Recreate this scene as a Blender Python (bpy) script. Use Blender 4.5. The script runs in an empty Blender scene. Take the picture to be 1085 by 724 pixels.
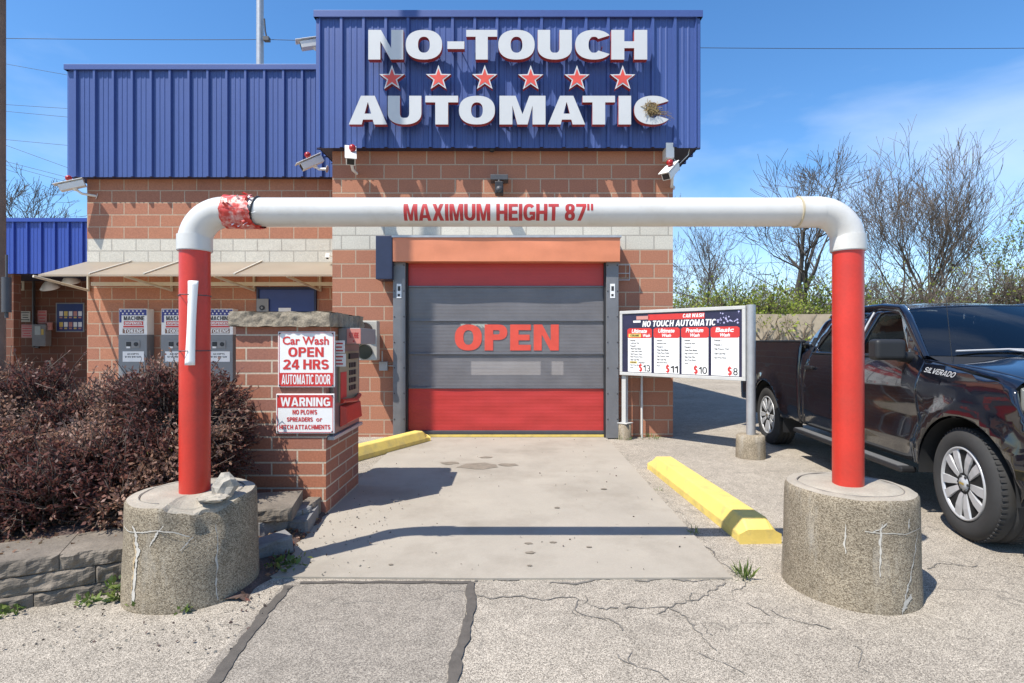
import bpy, bmesh, math, random
import numpy as np
from mathutils import Vector, Matrix, noise as mnoise

SC = bpy.context.scene
COL = SC.collection
R = math.radians

# ------------------------------------------------------------------ camera, sky, sun, exposure
W0, H0, CX, HY, F, EYE = 1085.0, 724.0, 542.5, 362.0, 571.0, 1.45
cam = bpy.data.cameras.new('camera')
cam.sensor_width = 36.0
cam.lens = 36.0 * F / W0
cam.clip_start, cam.clip_end = 0.05, 2000
camo = bpy.data.objects.new('camera', cam)
COL.objects.link(camo)
camo.location = (0, 0, EYE)
camo.rotation_euler = (R(90), 0, 0)
SC.camera = camo

SUN = Vector((0.48, 0.40, -1.0)).normalized()
sl = bpy.data.lights.new('sun', 'SUN')
sl.energy = 5.0
sl.angle = R(0.5)
sl.color = (1.0, 0.955, 0.88)
so = bpy.data.objects.new('sun', sl)
COL.objects.link(so)
so.rotation_euler = SUN.to_track_quat('-Z', 'Y').to_euler()
so.location = (-6, -6, 14)

world = bpy.data.worlds.new('World')
SC.world = world
world.use_nodes = True
wt = world.node_tree
for n in list(wt.nodes):
    wt.nodes.remove(n)
wo = wt.nodes.new('ShaderNodeOutputWorld')
bg = wt.nodes.new('ShaderNodeBackground')
sky = wt.nodes.new('ShaderNodeTexSky')
sky.sky_type = 'NISHITA'
sky.sun_disc = False
sky.sun_elevation = math.asin(-SUN.z)
sky.sun_rotation = math.atan2(-SUN.x, -SUN.y)
sky.air_density = 1.0
sky.dust_density = 0.25
sky.ozone_density = 4.0
sky.altitude = 200
# thin streaked cirrus mixed into the sky
tc = wt.nodes.new('ShaderNodeTexCoord')
mp = wt.nodes.new('ShaderNodeMapping')
mp.inputs['Scale'].default_value = (1.0, 1.0, 3.2)
mp.inputs['Rotation'].default_value = (0.0, R(-16), 0)
nz = wt.nodes.new('ShaderNodeTexNoise')
nz.inputs['Scale'].default_value = 1.5
nz.inputs['Detail'].default_value = 7
nz.inputs['Roughness'].default_value = 0.5
nz.inputs['Distortion'].default_value = 0.35
rp = wt.nodes.new('ShaderNodeValToRGB')
rp.color_ramp.elements[0].position = 0.51
rp.color_ramp.elements[1].position = 0.86
rp.color_ramp.elements[1].color = (0.60, 0.60, 0.60, 1)
mx = wt.nodes.new('ShaderNodeMix')
mx.data_type = 'RGBA'
wt.links.new(tc.outputs['Generated'], mp.inputs['Vector'])
wt.links.new(mp.outputs['Vector'], nz.inputs['Vector'])
wt.links.new(nz.outputs['Fac'], rp.inputs['Fac'])
wt.links.new(rp.outputs['Color'], mx.inputs['Factor'])
hs = wt.nodes.new('ShaderNodeHueSaturation')
hs.inputs['Saturation'].default_value = 1.2
hs.inputs['Value'].default_value = 1.35
wt.links.new(sky.outputs['Color'], hs.inputs['Color'])
wt.links.new(hs.outputs['Color'], mx.inputs['A'])
mx.inputs['B'].default_value = (7.4, 7.9, 8.6, 1)
wt.links.new(mx.outputs['Result'], bg.inputs['Color'])
bg.inputs['Strength'].default_value = 0.118
wt.links.new(bg.outputs['Background'], wo.inputs['Surface'])

SC.view_settings.view_transform = 'Standard'
SC.view_settings.look = 'None'
SC.view_settings.exposure = 0.5
SC.view_settings.gamma = 1.0
SC.render.engine = 'CYCLES'
SC.cycles.max_bounces = 8
SC.cycles.transparent_max_bounces = 12
SC.cycles.use_denoising = True

# ------------------------------------------------------------------ helpers
def P(x, y, d):
    """a point d metres in front of the camera seen at pixel (x, y) of the photograph"""
    return Vector(((x - CX) * d / F, d, EYE - (y - HY) * d / F))

def X(x, d): return (x - CX) * d / F
def Z(y, d): return EYE - (y - HY) * d / F

MATS = {}
def mat(name, col, rough=0.6, metal=0.0, var=0.12, scale=6.0, bump=0.0, bscale=80.0, spec=0.5,
        coat=0.0, fine=0.0, fscale=200.0, dirt=None, dscale=2.0, damt=0.5):
    if name in MATS:
        return MATS[name]
    m = bpy.data.materials.new(name)
    m.use_nodes = True
    t = m.node_tree
    b = t.nodes['Principled BSDF']
    b.inputs['Roughness'].default_value = rough
    b.inputs['Metallic'].default_value = metal
    b.inputs['Specular IOR Level'].default_value = spec
    b.inputs['Coat Weight'].default_value = coat
    b.inputs['Coat Roughness'].default_value = 0.03
    co = t.nodes.new('ShaderNodeTexCoord')
    def noise(s, det=5, ro=0.6):
        n = t.nodes.new('ShaderNodeTexNoise')
        n.inputs['Scale'].default_value = s
        n.inputs['Detail'].default_value = det
        n.inputs['Roughness'].default_value = ro
        t.links.new(co.outputs['Object'], n.inputs['Vector'])
        return n
    def mul(src, n, amt):
        mr = t.nodes.new('ShaderNodeMapRange')
        mr.inputs['From Min'].default_value = 0.25
        mr.inputs['From Max'].default_value = 0.75
        mr.inputs['To Min'].default_value = 1 - amt
        mr.inputs['To Max'].default_value = 1 + amt
        t.links.new(n.outputs['Fac'], mr.inputs['Value'])
        x = t.nodes.new('ShaderNodeVectorMath')
        x.operation = 'SCALE'
        t.links.new(src, x.inputs[0])
        t.links.new(mr.outputs['Result'], x.inputs['Scale'])
        return x.outputs['Vector']
    rgb = t.nodes.new('ShaderNodeRGB')
    rgb.outputs[0].default_value = (*col, 1)
    out = rgb.outputs[0]
    if dirt:
        n = noise(dscale, 7, 0.65)
        r = t.nodes.new('ShaderNodeMapRange')
        r.inputs['From Min'].default_value = 0.48
        r.inputs['From Max'].default_value = 0.72
        r.inputs['To Max'].default_value = damt
        t.links.new(n.outputs['Fac'], r.inputs['Value'])
        mm = t.nodes.new('ShaderNodeMix')
        mm.data_type = 'RGBA'
        mm.inputs['B'].default_value = (*dirt, 1)
        t.links.new(r.outputs['Result'], mm.inputs['Factor'])
        t.links.new(out, mm.inputs['A'])
        out = mm.outputs['Result']
    if var:
        out = mul(out, noise(scale), var)
    if fine:
        out = mul(out, noise(fscale, 2), fine)
    t.links.new(out, b.inputs['Base Color'])
    if bump:
        bn = t.nodes.new('ShaderNodeBump')
        bn.inputs['Strength'].default_value = bump
        bn.inputs['Distance'].default_value = 0.01
        t.links.new(noise(bscale, 4).outputs['Fac'], bn.inputs['Height'])
        t.links.new(bn.outputs['Normal'], b.inputs['Normal'])
    MATS[name] = m
    return m

def glass(name, tint, gloss=1.0):
    m = bpy.data.materials.new(name)
    m.use_nodes = True
    t = m.node_tree
    t.nodes.remove(t.nodes['Principled BSDF'])
    o = t.nodes['Material Output']
    tr = t.nodes.new('ShaderNodeBsdfTransparent')
    tr.inputs['Color'].default_value = (*tint, 1)
    g = t.nodes.new('ShaderNodeBsdfGlossy')
    g.inputs['Roughness'].default_value = 0.01
    fr = t.nodes.new('ShaderNodeFresnel')
    fr.inputs['IOR'].default_value = 1.5 * gloss
    ms = t.nodes.new('ShaderNodeMixShader')
    t.links.new(fr.outputs['Fac'], ms.inputs['Fac'])
    t.links.new(tr.outputs[0], ms.inputs[1])
    t.links.new(g.outputs[0], ms.inputs[2])
    t.links.new(ms.outputs[0], o.inputs['Surface'])
    return m

def brick_mat(name, bw, bh, ms, ca, cb, cm, voff=0.0, uoff=0.0, band=None, bandcol=None, bandmortar=None,
              stain=0.25, grime=(0.10, 0.06, 0.05), rough=0.85):
    m = bpy.data.materials.new(name)
    m.use_nodes = True
    t = m.node_tree
    b = t.nodes['Principled BSDF']
    b.inputs['Roughness'].default_value = rough
    b.inputs['Specular IOR Level'].default_value = 0.25
    uv = t.nodes.new('ShaderNodeUVMap')
    uv.uv_map = 'UVMap'
    mp = t.nodes.new('ShaderNodeMapping')
    mp.inputs['Location'].default_value = (-uoff, -voff, 0)
    t.links.new(uv.outputs['UV'], mp.inputs['Vector'])
    br = t.nodes.new('ShaderNodeTexBrick')
    br.inputs['Color1'].default_value = (*ca, 1)
    br.inputs['Color2'].default_value = (*cb, 1)
    br.inputs['Mortar'].default_value = (*cm, 1)
    br.inputs['Scale'].default_value = 1
    br.inputs['Brick Width'].default_value = bw
    br.inputs['Row Height'].default_value = bh
    br.inputs['Mortar Size'].default_value = ms
    br.inputs['Mortar Smooth'].default_value = 0.15
    t.links.new(mp.outputs['Vector'], br.inputs['Vector'])
    out = br.outputs['Color']
    co = t.nodes.new('ShaderNodeTexCoord')
    if band:
        b2 = t.nodes.new('ShaderNodeTexBrick')
        for k in ('Scale', 'Brick Width', 'Row Height', 'Mortar Size', 'Mortar Smooth'):
            b2.inputs[k].default_value = br.inputs[k].default_value
        b2.inputs['Color1'].default_value = (*bandcol, 1)
        b2.inputs['Color2'].default_value = (*[c * 0.9 for c in bandcol], 1)
        b2.inputs['Mortar'].default_value = (*bandmortar, 1)
        t.links.new(mp.outputs['Vector'], b2.inputs['Vector'])
        sx = t.nodes.new('ShaderNodeSeparateXYZ')
        t.links.new(uv.outputs['UV'], sx.inputs[0])
        cp = t.nodes.new('ShaderNodeMath')
        cp.operation = 'COMPARE'
        cp.inputs[1].default_value = (band[0] + band[1]) / 2
        cp.inputs[2].default_value = (band[1] - band[0]) / 2
        t.links.new(sx.outputs['Y'], cp.inputs[0])
        mm = t.nodes.new('ShaderNodeMix')
        mm.data_type = 'RGBA'
        t.links.new(cp.outputs[0], mm.inputs['Factor'])
        t.links.new(out, mm.inputs['A'])
        t.links.new(b2.outputs['Color'], mm.inputs['B'])
        out = mm.outputs['Result']
    def noise(s, d=5, ro=0.6):
        n = t.nodes.new('ShaderNodeTexNoise')
        n.inputs['Scale'].default_value = s
        n.inputs['Detail'].default_value = d
        n.inputs['Roughness'].default_value = ro
        t.links.new(co.outputs['Object'], n.inputs['Vector'])
        return n
    n1 = noise(1.7, 8, 0.7)
    r1 = t.nodes.new('ShaderNodeMapRange')
    r1.inputs['From Min'].default_value = 0.5
    r1.inputs['From Max'].default_value = 0.8
    r1.inputs['To Max'].default_value = stain
    t.links.new(n1.outputs['Fac'], r1.inputs['Value'])
    m1 = t.nodes.new('ShaderNodeMix')
    m1.data_type = 'RGBA'
    m1.inputs['B'].default_value = (*grime, 1)
    t.links.new(r1.outputs['Result'], m1.inputs['Factor'])
    t.links.new(out, m1.inputs['A'])
    n2 = noise(55, 3)
    r2 = t.nodes.new('ShaderNodeMapRange')
    r2.inputs['From Min'].default_value = 0.3
    r2.inputs['From Max'].default_value = 0.7
    r2.inputs['To Min'].default_value = 0.86
    r2.inputs['To Max'].default_value = 1.14
    t.links.new(n2.outputs['Fac'], r2.inputs['Value'])
    sc = t.nodes.new('ShaderNodeVectorMath')
    sc.operation = 'SCALE'
    t.links.new(m1.outputs['Result'], sc.inputs[0])
    t.links.new(r2.outputs['Result'], sc.inputs['Scale'])
    t.links.new(sc.outputs['Vector'], b.inputs['Base Color'])
    h = t.nodes.new('ShaderNodeMath')
    h.operation = 'MULTIPLY_ADD'
    h.inputs[1].default_value = -1.0
    t.links.new(br.outputs['Fac'], h.inputs[0])
    h2 = t.nodes.new('ShaderNodeMath')
    h2.operation = 'MULTIPLY'
    h2.inputs[1].default_value = 0.35
    t.links.new(n2.outputs['Fac'], h2.inputs[0])
    t.links.new(h2.outputs[0], h.inputs[2])
    bn = t.nodes.new('ShaderNodeBump')
    bn.inputs['Strength'].default_value = 0.55
    bn.inputs['Distance'].default_value = 0.008
    t.links.new(h.outputs[0], bn.inputs['Height'])
    t.links.new(bn.outputs['Normal'], b.inputs['Normal'])
    return m

def empty(name, loc, label=None, cat=None, group=None, rz=0.0):
    o = bpy.data.objects.new(name, None)
    COL.objects.link(o)
    o.location = loc
    o.rotation_euler = (0, 0, rz)
    o.empty_display_size = 0.2
    if label: tag(o, label, cat, group)
    return o

def tag(o, label=None, cat=None, group=None, kind=None):
    if label: o['label'] = label
    if cat: o['category'] = cat
    if group: o['group'] = group
    if kind: o['kind'] = kind
    return o

LOCAL = set()           # names of roots whose parts are given in local coordinates
def root_of(o):
    while o.parent: o = o.parent
    return o

class MB:
    def __init__(s):
        s.v, s.f, s.m, s.sm = [], [], [], []
    def add(s, vs, fs, mi=0, smooth=False):
        k = len(s.v)
        s.v += [tuple(p) for p in vs]
        for f in fs:
            s.f.append(tuple(i + k for i in f)); s.m.append(mi); s.sm.append(smooth)
        return s
    def box(s, x0, x1, y0, y1, z0, z1, mi=0, T=None):
        x0, x1 = min(x0, x1), max(x0, x1); y0, y1 = min(y0, y1), max(y0, y1); z0, z1 = min(z0, z1), max(z0, z1)
        vs = [(x0,y0,z0),(x1,y0,z0),(x1,y1,z0),(x0,y1,z0),(x0,y0,z1),(x1,y0,z1),(x1,y1,z1),(x0,y1,z1)]
        if T: vs = [T @ Vector(p) for p in vs]
        return s.add(vs, [(0,3,2,1),(4,5,6,7),(0,1,5,4),(1,2,6,5),(2,3,7,6),(3,0,4,7)], mi)
    def quad(s, a, b, c, d, mi=0):
        return s.add([a, b, c, d], [(0, 1, 2, 3)], mi)
    def prism(s, pts, z0, z1, mi=0, T=None):
        n = len(pts)
        vs = [(x, y, z0) for x, y in pts] + [(x, y, z1) for x, y in pts]
        if T: vs = [T @ Vector(p) for p in vs]
        fs = [tuple(range(n - 1, -1, -1)), tuple(range(n, 2 * n))]
        fs += [(i, (i + 1) % n, n + (i + 1) % n, n + i) for i in range(n)]
        return s.add(vs, fs, mi)
    def tube(s, path, rad, n=10, mi=0, caps=True, smooth=True):
        path = [Vector(p) for p in path]
        if not hasattr(rad, '__len__'): rad = [rad] * len(path)
        vs, fs = [], []
        ref = None
        for i, p in enumerate(path):
            d = (path[min(i + 1, len(path) - 1)] - path[max(i - 1, 0)]).normalized()
            if ref is None:
                ref = Vector((0, 0, 1)) if abs(d.z) < 0.9 else Vector((0, 1, 0))
            a = d.cross(ref)
            if a.length < 1e-5: a = d.orthogonal()
            a.normalize(); b = a.cross(d).normalized(); ref = b
            for k in range(n):
                t = 2 * math.pi * k / n
                vs.append(p + (a * math.cos(t) + b * math.sin(t)) * rad[i])
        for i in range(len(path) - 1):
            for k in range(n):
                k2 = (k + 1) % n
                fs.append((i*n+k, i*n+k2, (i+1)*n+k2, (i+1)*n+k))
        s.add(vs, fs, mi, smooth)
        if caps:
            s.add(vs[:n], [tuple(range(n))], mi); s.add(vs[-n:], [tuple(range(n - 1, -1, -1))], mi)
        return s
    def lathe(s, prof, c=(0, 0, 0), n=32, mi=0, T=None, smooth=True):
        """prof = [(r, z)], turned about z through c (or through the z axis of T)"""
        vs, fs = [], []
        for r, z in prof:
            for k in range(n):
                t = 2 * math.pi * k / n
                p = Vector((r * math.cos(t), r * math.sin(t), z))
                vs.append(T @ p if T else p + Vector(c))
        for i in range(len(prof) - 1):
            for k in range(n):
                k2 = (k + 1) % n
                fs.append((i*n+k, i*n+k2, (i+1)*n+k2, (i+1)*n+k))
        s.add(vs, fs, mi, smooth)
        if prof[0][0] > 1e-6: s.add(vs[:n], [tuple(range(n - 1, -1, -1))], mi)
        if prof[-1][0] > 1e-6: s.add(vs[-n:], [tuple(range(n))], mi)
        return s
    def sphere(s, c, r, n=12, mi=0, sq=(1, 1, 1)):
        pr = [(math.sin(math.pi * i / n) * r + 1e-7, -math.cos(math.pi * i / n) * r) for i in range(n + 1)]
        T = Matrix.Translation(c) @ Matrix.Diagonal((*sq, 1))
        return s.lathe(pr, n=n * 2, mi=mi, T=T)
    def grid(s, fn, nu, nv, mi=0, smooth=True, flip=False):
        vs = [fn(i / nu, j / nv) for i in range(nu + 1) for j in range(nv + 1)]
        fs = []
        for i in range(nu):
            for j in range(nv):
                q = (i*(nv+1)+j, (i+1)*(nv+1)+j, (i+1)*(nv+1)+j+1, i*(nv+1)+j+1)
                fs.append(q[::-1] if flip else q)
        return s.add(vs, fs, mi, smooth)
    def build(s, name, mats, parent=None, bevel=0.0, segs=2, local=None):
        if not isinstance(mats, (list, tuple)): mats = [mats]
        me = bpy.data.meshes.new(name)
        off = Vector((0, 0, 0))
        if parent is not None:
            r = root_of(parent)
            if r.name not in LOCAL: off = r.location
        me.from_pydata([(x - off.x, y - off.y, z - off.z) for x, y, z in s.v], [], s.f)
        for m in mats: me.materials.append(m)
        me.polygons.foreach_set('material_index', s.m)
        me.polygons.foreach_set('use_smooth', s.sm)
        me.update()
        uvl = me.uv_layers.new(name='UVMap')
        cos = [(x, y, z) for x, y, z in s.v]
        for p in me.polygons:
            n = p.normal
            ax = 0 if abs(n.x) > abs(n.y) and abs(n.x) > abs(n.z) else (1 if abs(n.y) >= abs(n.z) else 2)
            for li in p.loop_indices:
                x, y, z = cos[me.loops[li].vertex_index]
                uvl.data[li].uv = (y, z) if ax == 0 else ((x, z) if ax == 1 else (x, y))
        o = bpy.data.objects.new(name, me)
        COL.objects.link(o)
        if parent is not None: o.parent = parent
        if bevel:
            bv = o.modifiers.new('bevel', 'BEVEL')
            bv.width = bevel; bv.segments = segs; bv.limit_method = 'ANGLE'; bv.angle_limit = R(40)
        return o

# ------------------------------------------------------------------ lettering
def arc(cx, cy, rx, ry, a0, a1, n=18, p=2.35):
    out = []
    for i in range(n + 1):
        a = R(a0 + (a1 - a0) * i / n)
        c, s_ = math.cos(a), math.sin(a)
        out.append((cx + rx * math.copysign(abs(c) ** (2 / p), c), cy + ry * math.copysign(abs(s_) ** (2 / p), s_)))
    return out

def stroke(path, tv, th):
    l, r = [], []
    for i, p in enumerate(path):
        a = path[max(i - 1, 0)]; b = path[min(i + 1, len(path) - 1)]
        dx, dy = b[0] - a[0], b[1] - a[1]
        L = math.hypot(dx, dy) or 1
        nx, ny = -dy / L, dx / L
        l.append((p[0] + nx * tv / 2, p[1] + ny * th / 2)); r.append((p[0] - nx * tv / 2, p[1] - ny * th / 2))
    return [l + r[::-1]]

def rect(x0, y0, x1, y1): return [[(x0, y0), (x1, y0), (x1, y1), (x0, y1)]]
def poly(*p): return [list(p)]

def glyph(ch, tv=0.25, th=0.19):
    """heavy grotesque capitals: (width, [piece, ...]); a piece is an outer contour and its holes"""
    w = {'I': tv, 'M': 0.98, 'W': 1.2, 'O': 0.86, 'C': 0.82, 'G': 0.84, 'A': 0.9, '-': 0.36, '"': 0.42, 'E': 0.66, 'F': 0.62,
         'L': 0.62, '1': 0.42, '$': 0.66, 'T': 0.74, 'N': 0.8, 'H': 0.8, 'U': 0.8, 'D': 0.8, 'X': 0.84, 'V': 0.86, 'Y': 0.86}.get(ch, 0.72)
    h = tv / 2
    q = th / 2
    g = []
    if ch == 'O': g = [[arc(w/2, .5, w/2, .5, 0, 360, 40), arc(w/2, .5, w/2 - tv, .5 - th, 0, 360, 40)]]
    elif ch == '0': g = [[arc(w/2, .5, w/2, .5, 0, 360, 40), arc(w/2, .5, w/2 - tv, .5 - th, 0, 360, 40)]]
    elif ch == 'I': g = [rect(0, 0, tv, 1)]
    elif ch == '-': g = [rect(0, .3, w, .52)]
    elif ch == '"': g = [rect(0, .6, .16, 1), rect(.26, .6, .42, 1)]
    elif ch == 'T': g = [poly((w/2-h, 0), (w/2+h, 0), (w/2+h, 1-th), (w, 1-th), (w, 1), (0, 1), (0, 1-th), (w/2-h, 1-th))]
    elif ch == 'L': g = [poly((0, 0), (w, 0), (w, th), (tv, th), (tv, 1), (0, 1))]
    elif ch == 'E': g = [poly((0, 0), (w, 0), (w, th), (tv, th), (tv, .5-q), (w*.94, .5-q), (w*.94, .5+q), (tv, .5+q), (tv, 1-th), (w, 1-th), (w, 1), (0, 1))]
    elif ch == 'F': g = [poly((0, 0), (tv, 0), (tv, .46-q), (w*.94, .46-q), (w*.94, .46+q), (tv, .46+q), (tv, 1-th), (w, 1-th), (w, 1), (0, 1))]
    elif ch == 'H': g = [poly((0, 0), (tv, 0), (tv, .5-q), (w-tv, .5-q), (w-tv, 0), (w, 0), (w, 1), (w-tv, 1), (w-tv, .5+q), (tv, .5+q), (tv, 1), (0, 1))]
    elif ch == 'N': g = [poly((0, 0), (tv*.95, 0), (tv*.95, .62), (w-tv, 0), (w, 0), (w, 1), (w-tv*.95, 1), (w-tv*.95, .38), (tv, 1), (0, 1))]
    elif ch == 'M':
        a = tv * .95
        g = [poly((0, 0), (a, 0), (a, .66), (w/2-.11, 0), (w/2+.11, 0), (w-a, .66), (w-a, 0), (w, 0), (w, 1), (w-a*1.25, 1), (w/2, .36), (a*1.25, 1), (0, 1))]
    elif ch == 'A':
        s_ = tv * 1.05; c = w / 2; a = tv * .56
        k = (c - a) / 1.0
        def xl(y): return k * y
        def xi(y): return s_ + (c - s_) * y / .80
        g = [[[(0, 0), (s_, 0), (xi(.17), .17), (w - xi(.17), .17), (w - s_, 0), (w, 0), (c + a, 1), (c - a, 1)],
              [(xi(.17 + th * .9), .17 + th * .9), (w - xi(.17 + th * .9), .17 + th * .9), (c + .004, .77), (c - .004, .77)]]]
    elif ch == 'V': g = [poly((w/2-.13, 0), (w/2+.13, 0), (w, 1), (w-tv*1.05, 1), (w/2, .3), (tv*1.05, 1), (0, 1))]
    elif ch == 'W':
        s_ = tv * .95
        g = [poly((.2, 0), (.2+.22, 0), (w/2, .62), (w-.42, 0), (w-.2, 0), (w, 1), (w-s_, 1), (w-.31, .38), (w/2+.1, 1), (w/2-.1, 1), (.31, .38), (s_, 1), (0, 1))]
    elif ch == 'X': g = [poly((0, 0), (tv*1.15, 0), (w/2, .33), (w-tv*1.15, 0), (w, 0), (w/2+.16, .51), (w-.02, 1), (w-tv*1.15, 1), (w/2, .69), (tv*1.15, 1), (.02, 1), (w/2-.16, .51))]
    elif ch == 'Y': g = [poly((w/2-h, 0), (w/2+h, 0), (w/2+h, .4), (w, 1), (w-tv*1.1, 1), (w/2, .62), (tv*1.1, 1), (0, 1), (w/2-h, .4))]
    elif ch == 'U': g = [stroke([(h, 1), (h, .7)] + arc(w/2, .4, w/2-h, .4-q, 180, 360, 22) + [(w-h, .7), (w-h, 1)], tv, th)]
    elif ch == 'C': g = [stroke(arc(w/2, .5, w/2-h, .5-q, 38, 322, 40), tv, th)]
    elif ch == 'G': g = [stroke(arc(w/2, .5, w/2-h, .5-q, 40, 330, 40), tv, th), rect(w*.52, .36, w, .36+th*.9), rect(w-tv*.72, .06, w, .4)]
    elif ch == 'S':
        r = .25 - q / 2
        g = [stroke(arc(w/2, .5+r, w/2-h, r, 20, 270, 24) + arc(w/2, .5-r, w/2-h, r, 90, -162, 24)[1:], tv, th)]
    elif ch == 'D': g = [[[(0, 0)] + arc(w-.42, .5, .42, .5, -90, 90, 20) + [(0, 1)], [(tv, th)] + arc(w-.42, .5, .42-tv, .5-th, -90, 90, 20) + [(tv, 1-th)]]]
    elif ch in 'PRB':
        y = .40
        ry = (1 - y) / 2
        g = [[[(0, 0), (tv, 0), (tv, y)] + arc(w-.3, y+ry, .3, ry, -90, 90, 16) + [(0, 1)],
              [(tv, y+th)] + arc(w-.3, y+ry, .3-tv*.9 if .3 > tv else .08, ry-th, -90, 90, 16) + [(tv, 1-th)]]]
        if ch == 'R': g.append(poly((w*.42, y + .03), (w-tv*1.05, 0), (w+.03, 0), (w-.06, y*.8), (w*.8, y+.08)))
        if ch == 'B': g.append([[(tv-.02, 0)] + arc(w-.24, .25, .27, .25, -90, 90, 14) + [(tv-.02, .5)], [(tv, th)] + arc(w-.24, .25, .1, .25-th, -90, 90, 10) + [(tv, .5-th*.4)]])
    elif ch == 'K': g = [rect(0, 0, tv, 1), poly((tv-.02, .28), (tv+.1, .42), (w-tv*1.1, 0), (w+.04, 0), (w*.56+.06, .60), (w, 1), (w-tv*1.15, 1), (tv-.02, .58))]
    elif ch == 'J': g = [stroke([(w-h, 1), (w-h, .6)] + arc(w/2, .34, w/2-h, .34-q, 0, -165, 18), tv, th)]
    elif ch == '1': g = [poly((w-tv, 0), (w, 0), (w, 1), (w-tv*.8, 1), (0, .82), (0, .64), (w-tv, .72))]
    elif ch == '2': g = [stroke(arc(w/2, .7, w/2-h, .3-q, 165, -28, 20) + [(h*1.15, .1)], tv, th), rect(0, 0, w, th)]
    elif ch == '3':
        r = .25 - q / 2
        g = [stroke(arc(w/2-.02, .5+r, w/2-h, r, 155, -85, 20), tv, th), stroke(arc(w/2, .5-r, w/2-h, r, 85, -155, 20), tv, th)]
    elif ch == '4': g = [[[(w*.52, 0), (w*.52+tv, 0), (w*.52+tv, .2), (w, .2), (w, .2+th), (w*.52+tv, .2+th), (w*.52+tv, 1), (w*.46, 1), (0, .4), (0, .2), (w*.52, .2)],
                          [(.17, .2+th), (w*.52, .2+th), (w*.52, .72)]]]
    elif ch == '7': g = [poly((w*.16, 0), (w*.16+tv*1.05, 0), (w, .82), (w, 1), (0, 1), (0, 1-th), (w-tv, 1-th))]
    elif ch == '8':
        g = [[arc(w/2, .73, w*.46, .27, 0, 360, 24), arc(w/2, .74, w*.46-tv, .27-th*.85, 0, 360, 20)],
             [arc(w/2, .285, w/2, .285, 0, 360, 24), arc(w/2, .285, w/2-tv, .285-th*.9, 0, 360, 20)]]
    elif ch == '5':
        g = [poly((.08, 1), (w*.95, 1), (w*.95, 1-th), (tv*1.2, 1-th), (tv*1.1, .46), (.02, .46)), stroke(arc(w/2, .32, w/2-h, .32-q, 140, -160, 22), tv, th)]
    elif ch == '$':
        r = .25 - q / 2
        g = [stroke(arc(w/2, .5+r, w/2-h, r, 20, 270, 24) + arc(w/2, .5-r, w/2-h, r, 90, -162, 24)[1:], tv, th), rect(w/2-.05, -.12, w/2+.05, 1.12)]
    elif ch == '.': g = [rect(0, 0, .2, .2)]; w = .2
    return w, g

def flat_fill(piece, n0, n1=None):
    """triangulate a piece (outer contour with holes) at height n0; with n1 also its sides and back"""
    bm = bmesh.new()
    loops = []
    for c in piece:
        if math.hypot(c[0][0] - c[-1][0], c[0][1] - c[-1][1]) < 1e-5: c = c[:-1]
        vs = [bm.verts.new((x, y, n0)) for x, y in c]
        loops.append(vs)
        for i in range(len(vs)): bm.edges.new((vs[i], vs[(i + 1) % len(vs)]))
    bmesh.ops.triangle_fill(bm, edges=bm.edges[:], use_beauty=True, normal=(0, 0, 1))
    bm.verts.index_update()
    V = [tuple(v.co) for v in bm.verts]
    Fc = []
    for f in bm.faces:
        ix = [v.index for v in f.verts]
        a, b, c = (V[i] for i in ix[:3])
        if (b[0]-a[0])*(c[1]-a[1]) - (b[1]-a[1])*(c[0]-a[0]) < 0: ix.reverse()
        Fc.append(tuple(ix))
    S = []
    if n1 is not None:
        for c in loops:
            ar = sum(c[i].co.x * c[(i+1) % len(c)].co.y - c[(i+1) % len(c)].co.x * c[i].co.y for i in range(len(c)))
            k = len(V)
            n = len(c)
            V += [(v.co.x, v.co.y, n1) for v in c]
            outer = c is loops[0]
            for i in range(n):
                i2 = (i + 1) % n
                q = (c[i].index, k + i, k + i2, c[i2].index)
                if (ar < 0) == outer: q = q[::-1]
                S.append(q)
    bm.free()
    return V, Fc, S

class Frame:
    """a plane in space: origin o, unit axes u (reading direction), v (up), n (out of the face)"""
    def __init__(s, o, u=(1, 0, 0), v=(0, 0, 1), n=(0, -1, 0)):
        s.o, s.u, s.v, s.n = Vector(o), Vector(u), Vector(v), Vector(n)
    def __call__(s, a, b, c=0.0): return s.o + s.u * a + s.v * b + s.n * c

def heavy_layout(text, tv, th, gap=0.09, space=0.34):
    x = 0; out = []
    for ch in text:
        if ch == ' ': x += space; continue
        w, g = glyph(ch, tv, th)
        for k, pc in enumerate(g):
            out.append(([[(px + x, py) for px, py in c] for c in pc], k))
        x += w + gap
    return x - gap, out

def light_layout(text, off=0.02):
    cu = bpy.data.curves.new('tmp', 'FONT')
    cu.body = text; cu.offset = off; cu.resolution_u = 3; cu.fill_mode = 'FRONT'
    ob = bpy.data.objects.new('tmp', cu)
    me = ob.to_mesh()
    V = [tuple(v.co) for v in me.vertices]; Fc = [tuple(p.vertices) for p in me.polygons]
    ob.to_mesh_clear()
    bpy.data.objects.remove(ob); bpy.data.curves.remove(cu)
    return V, Fc

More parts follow.
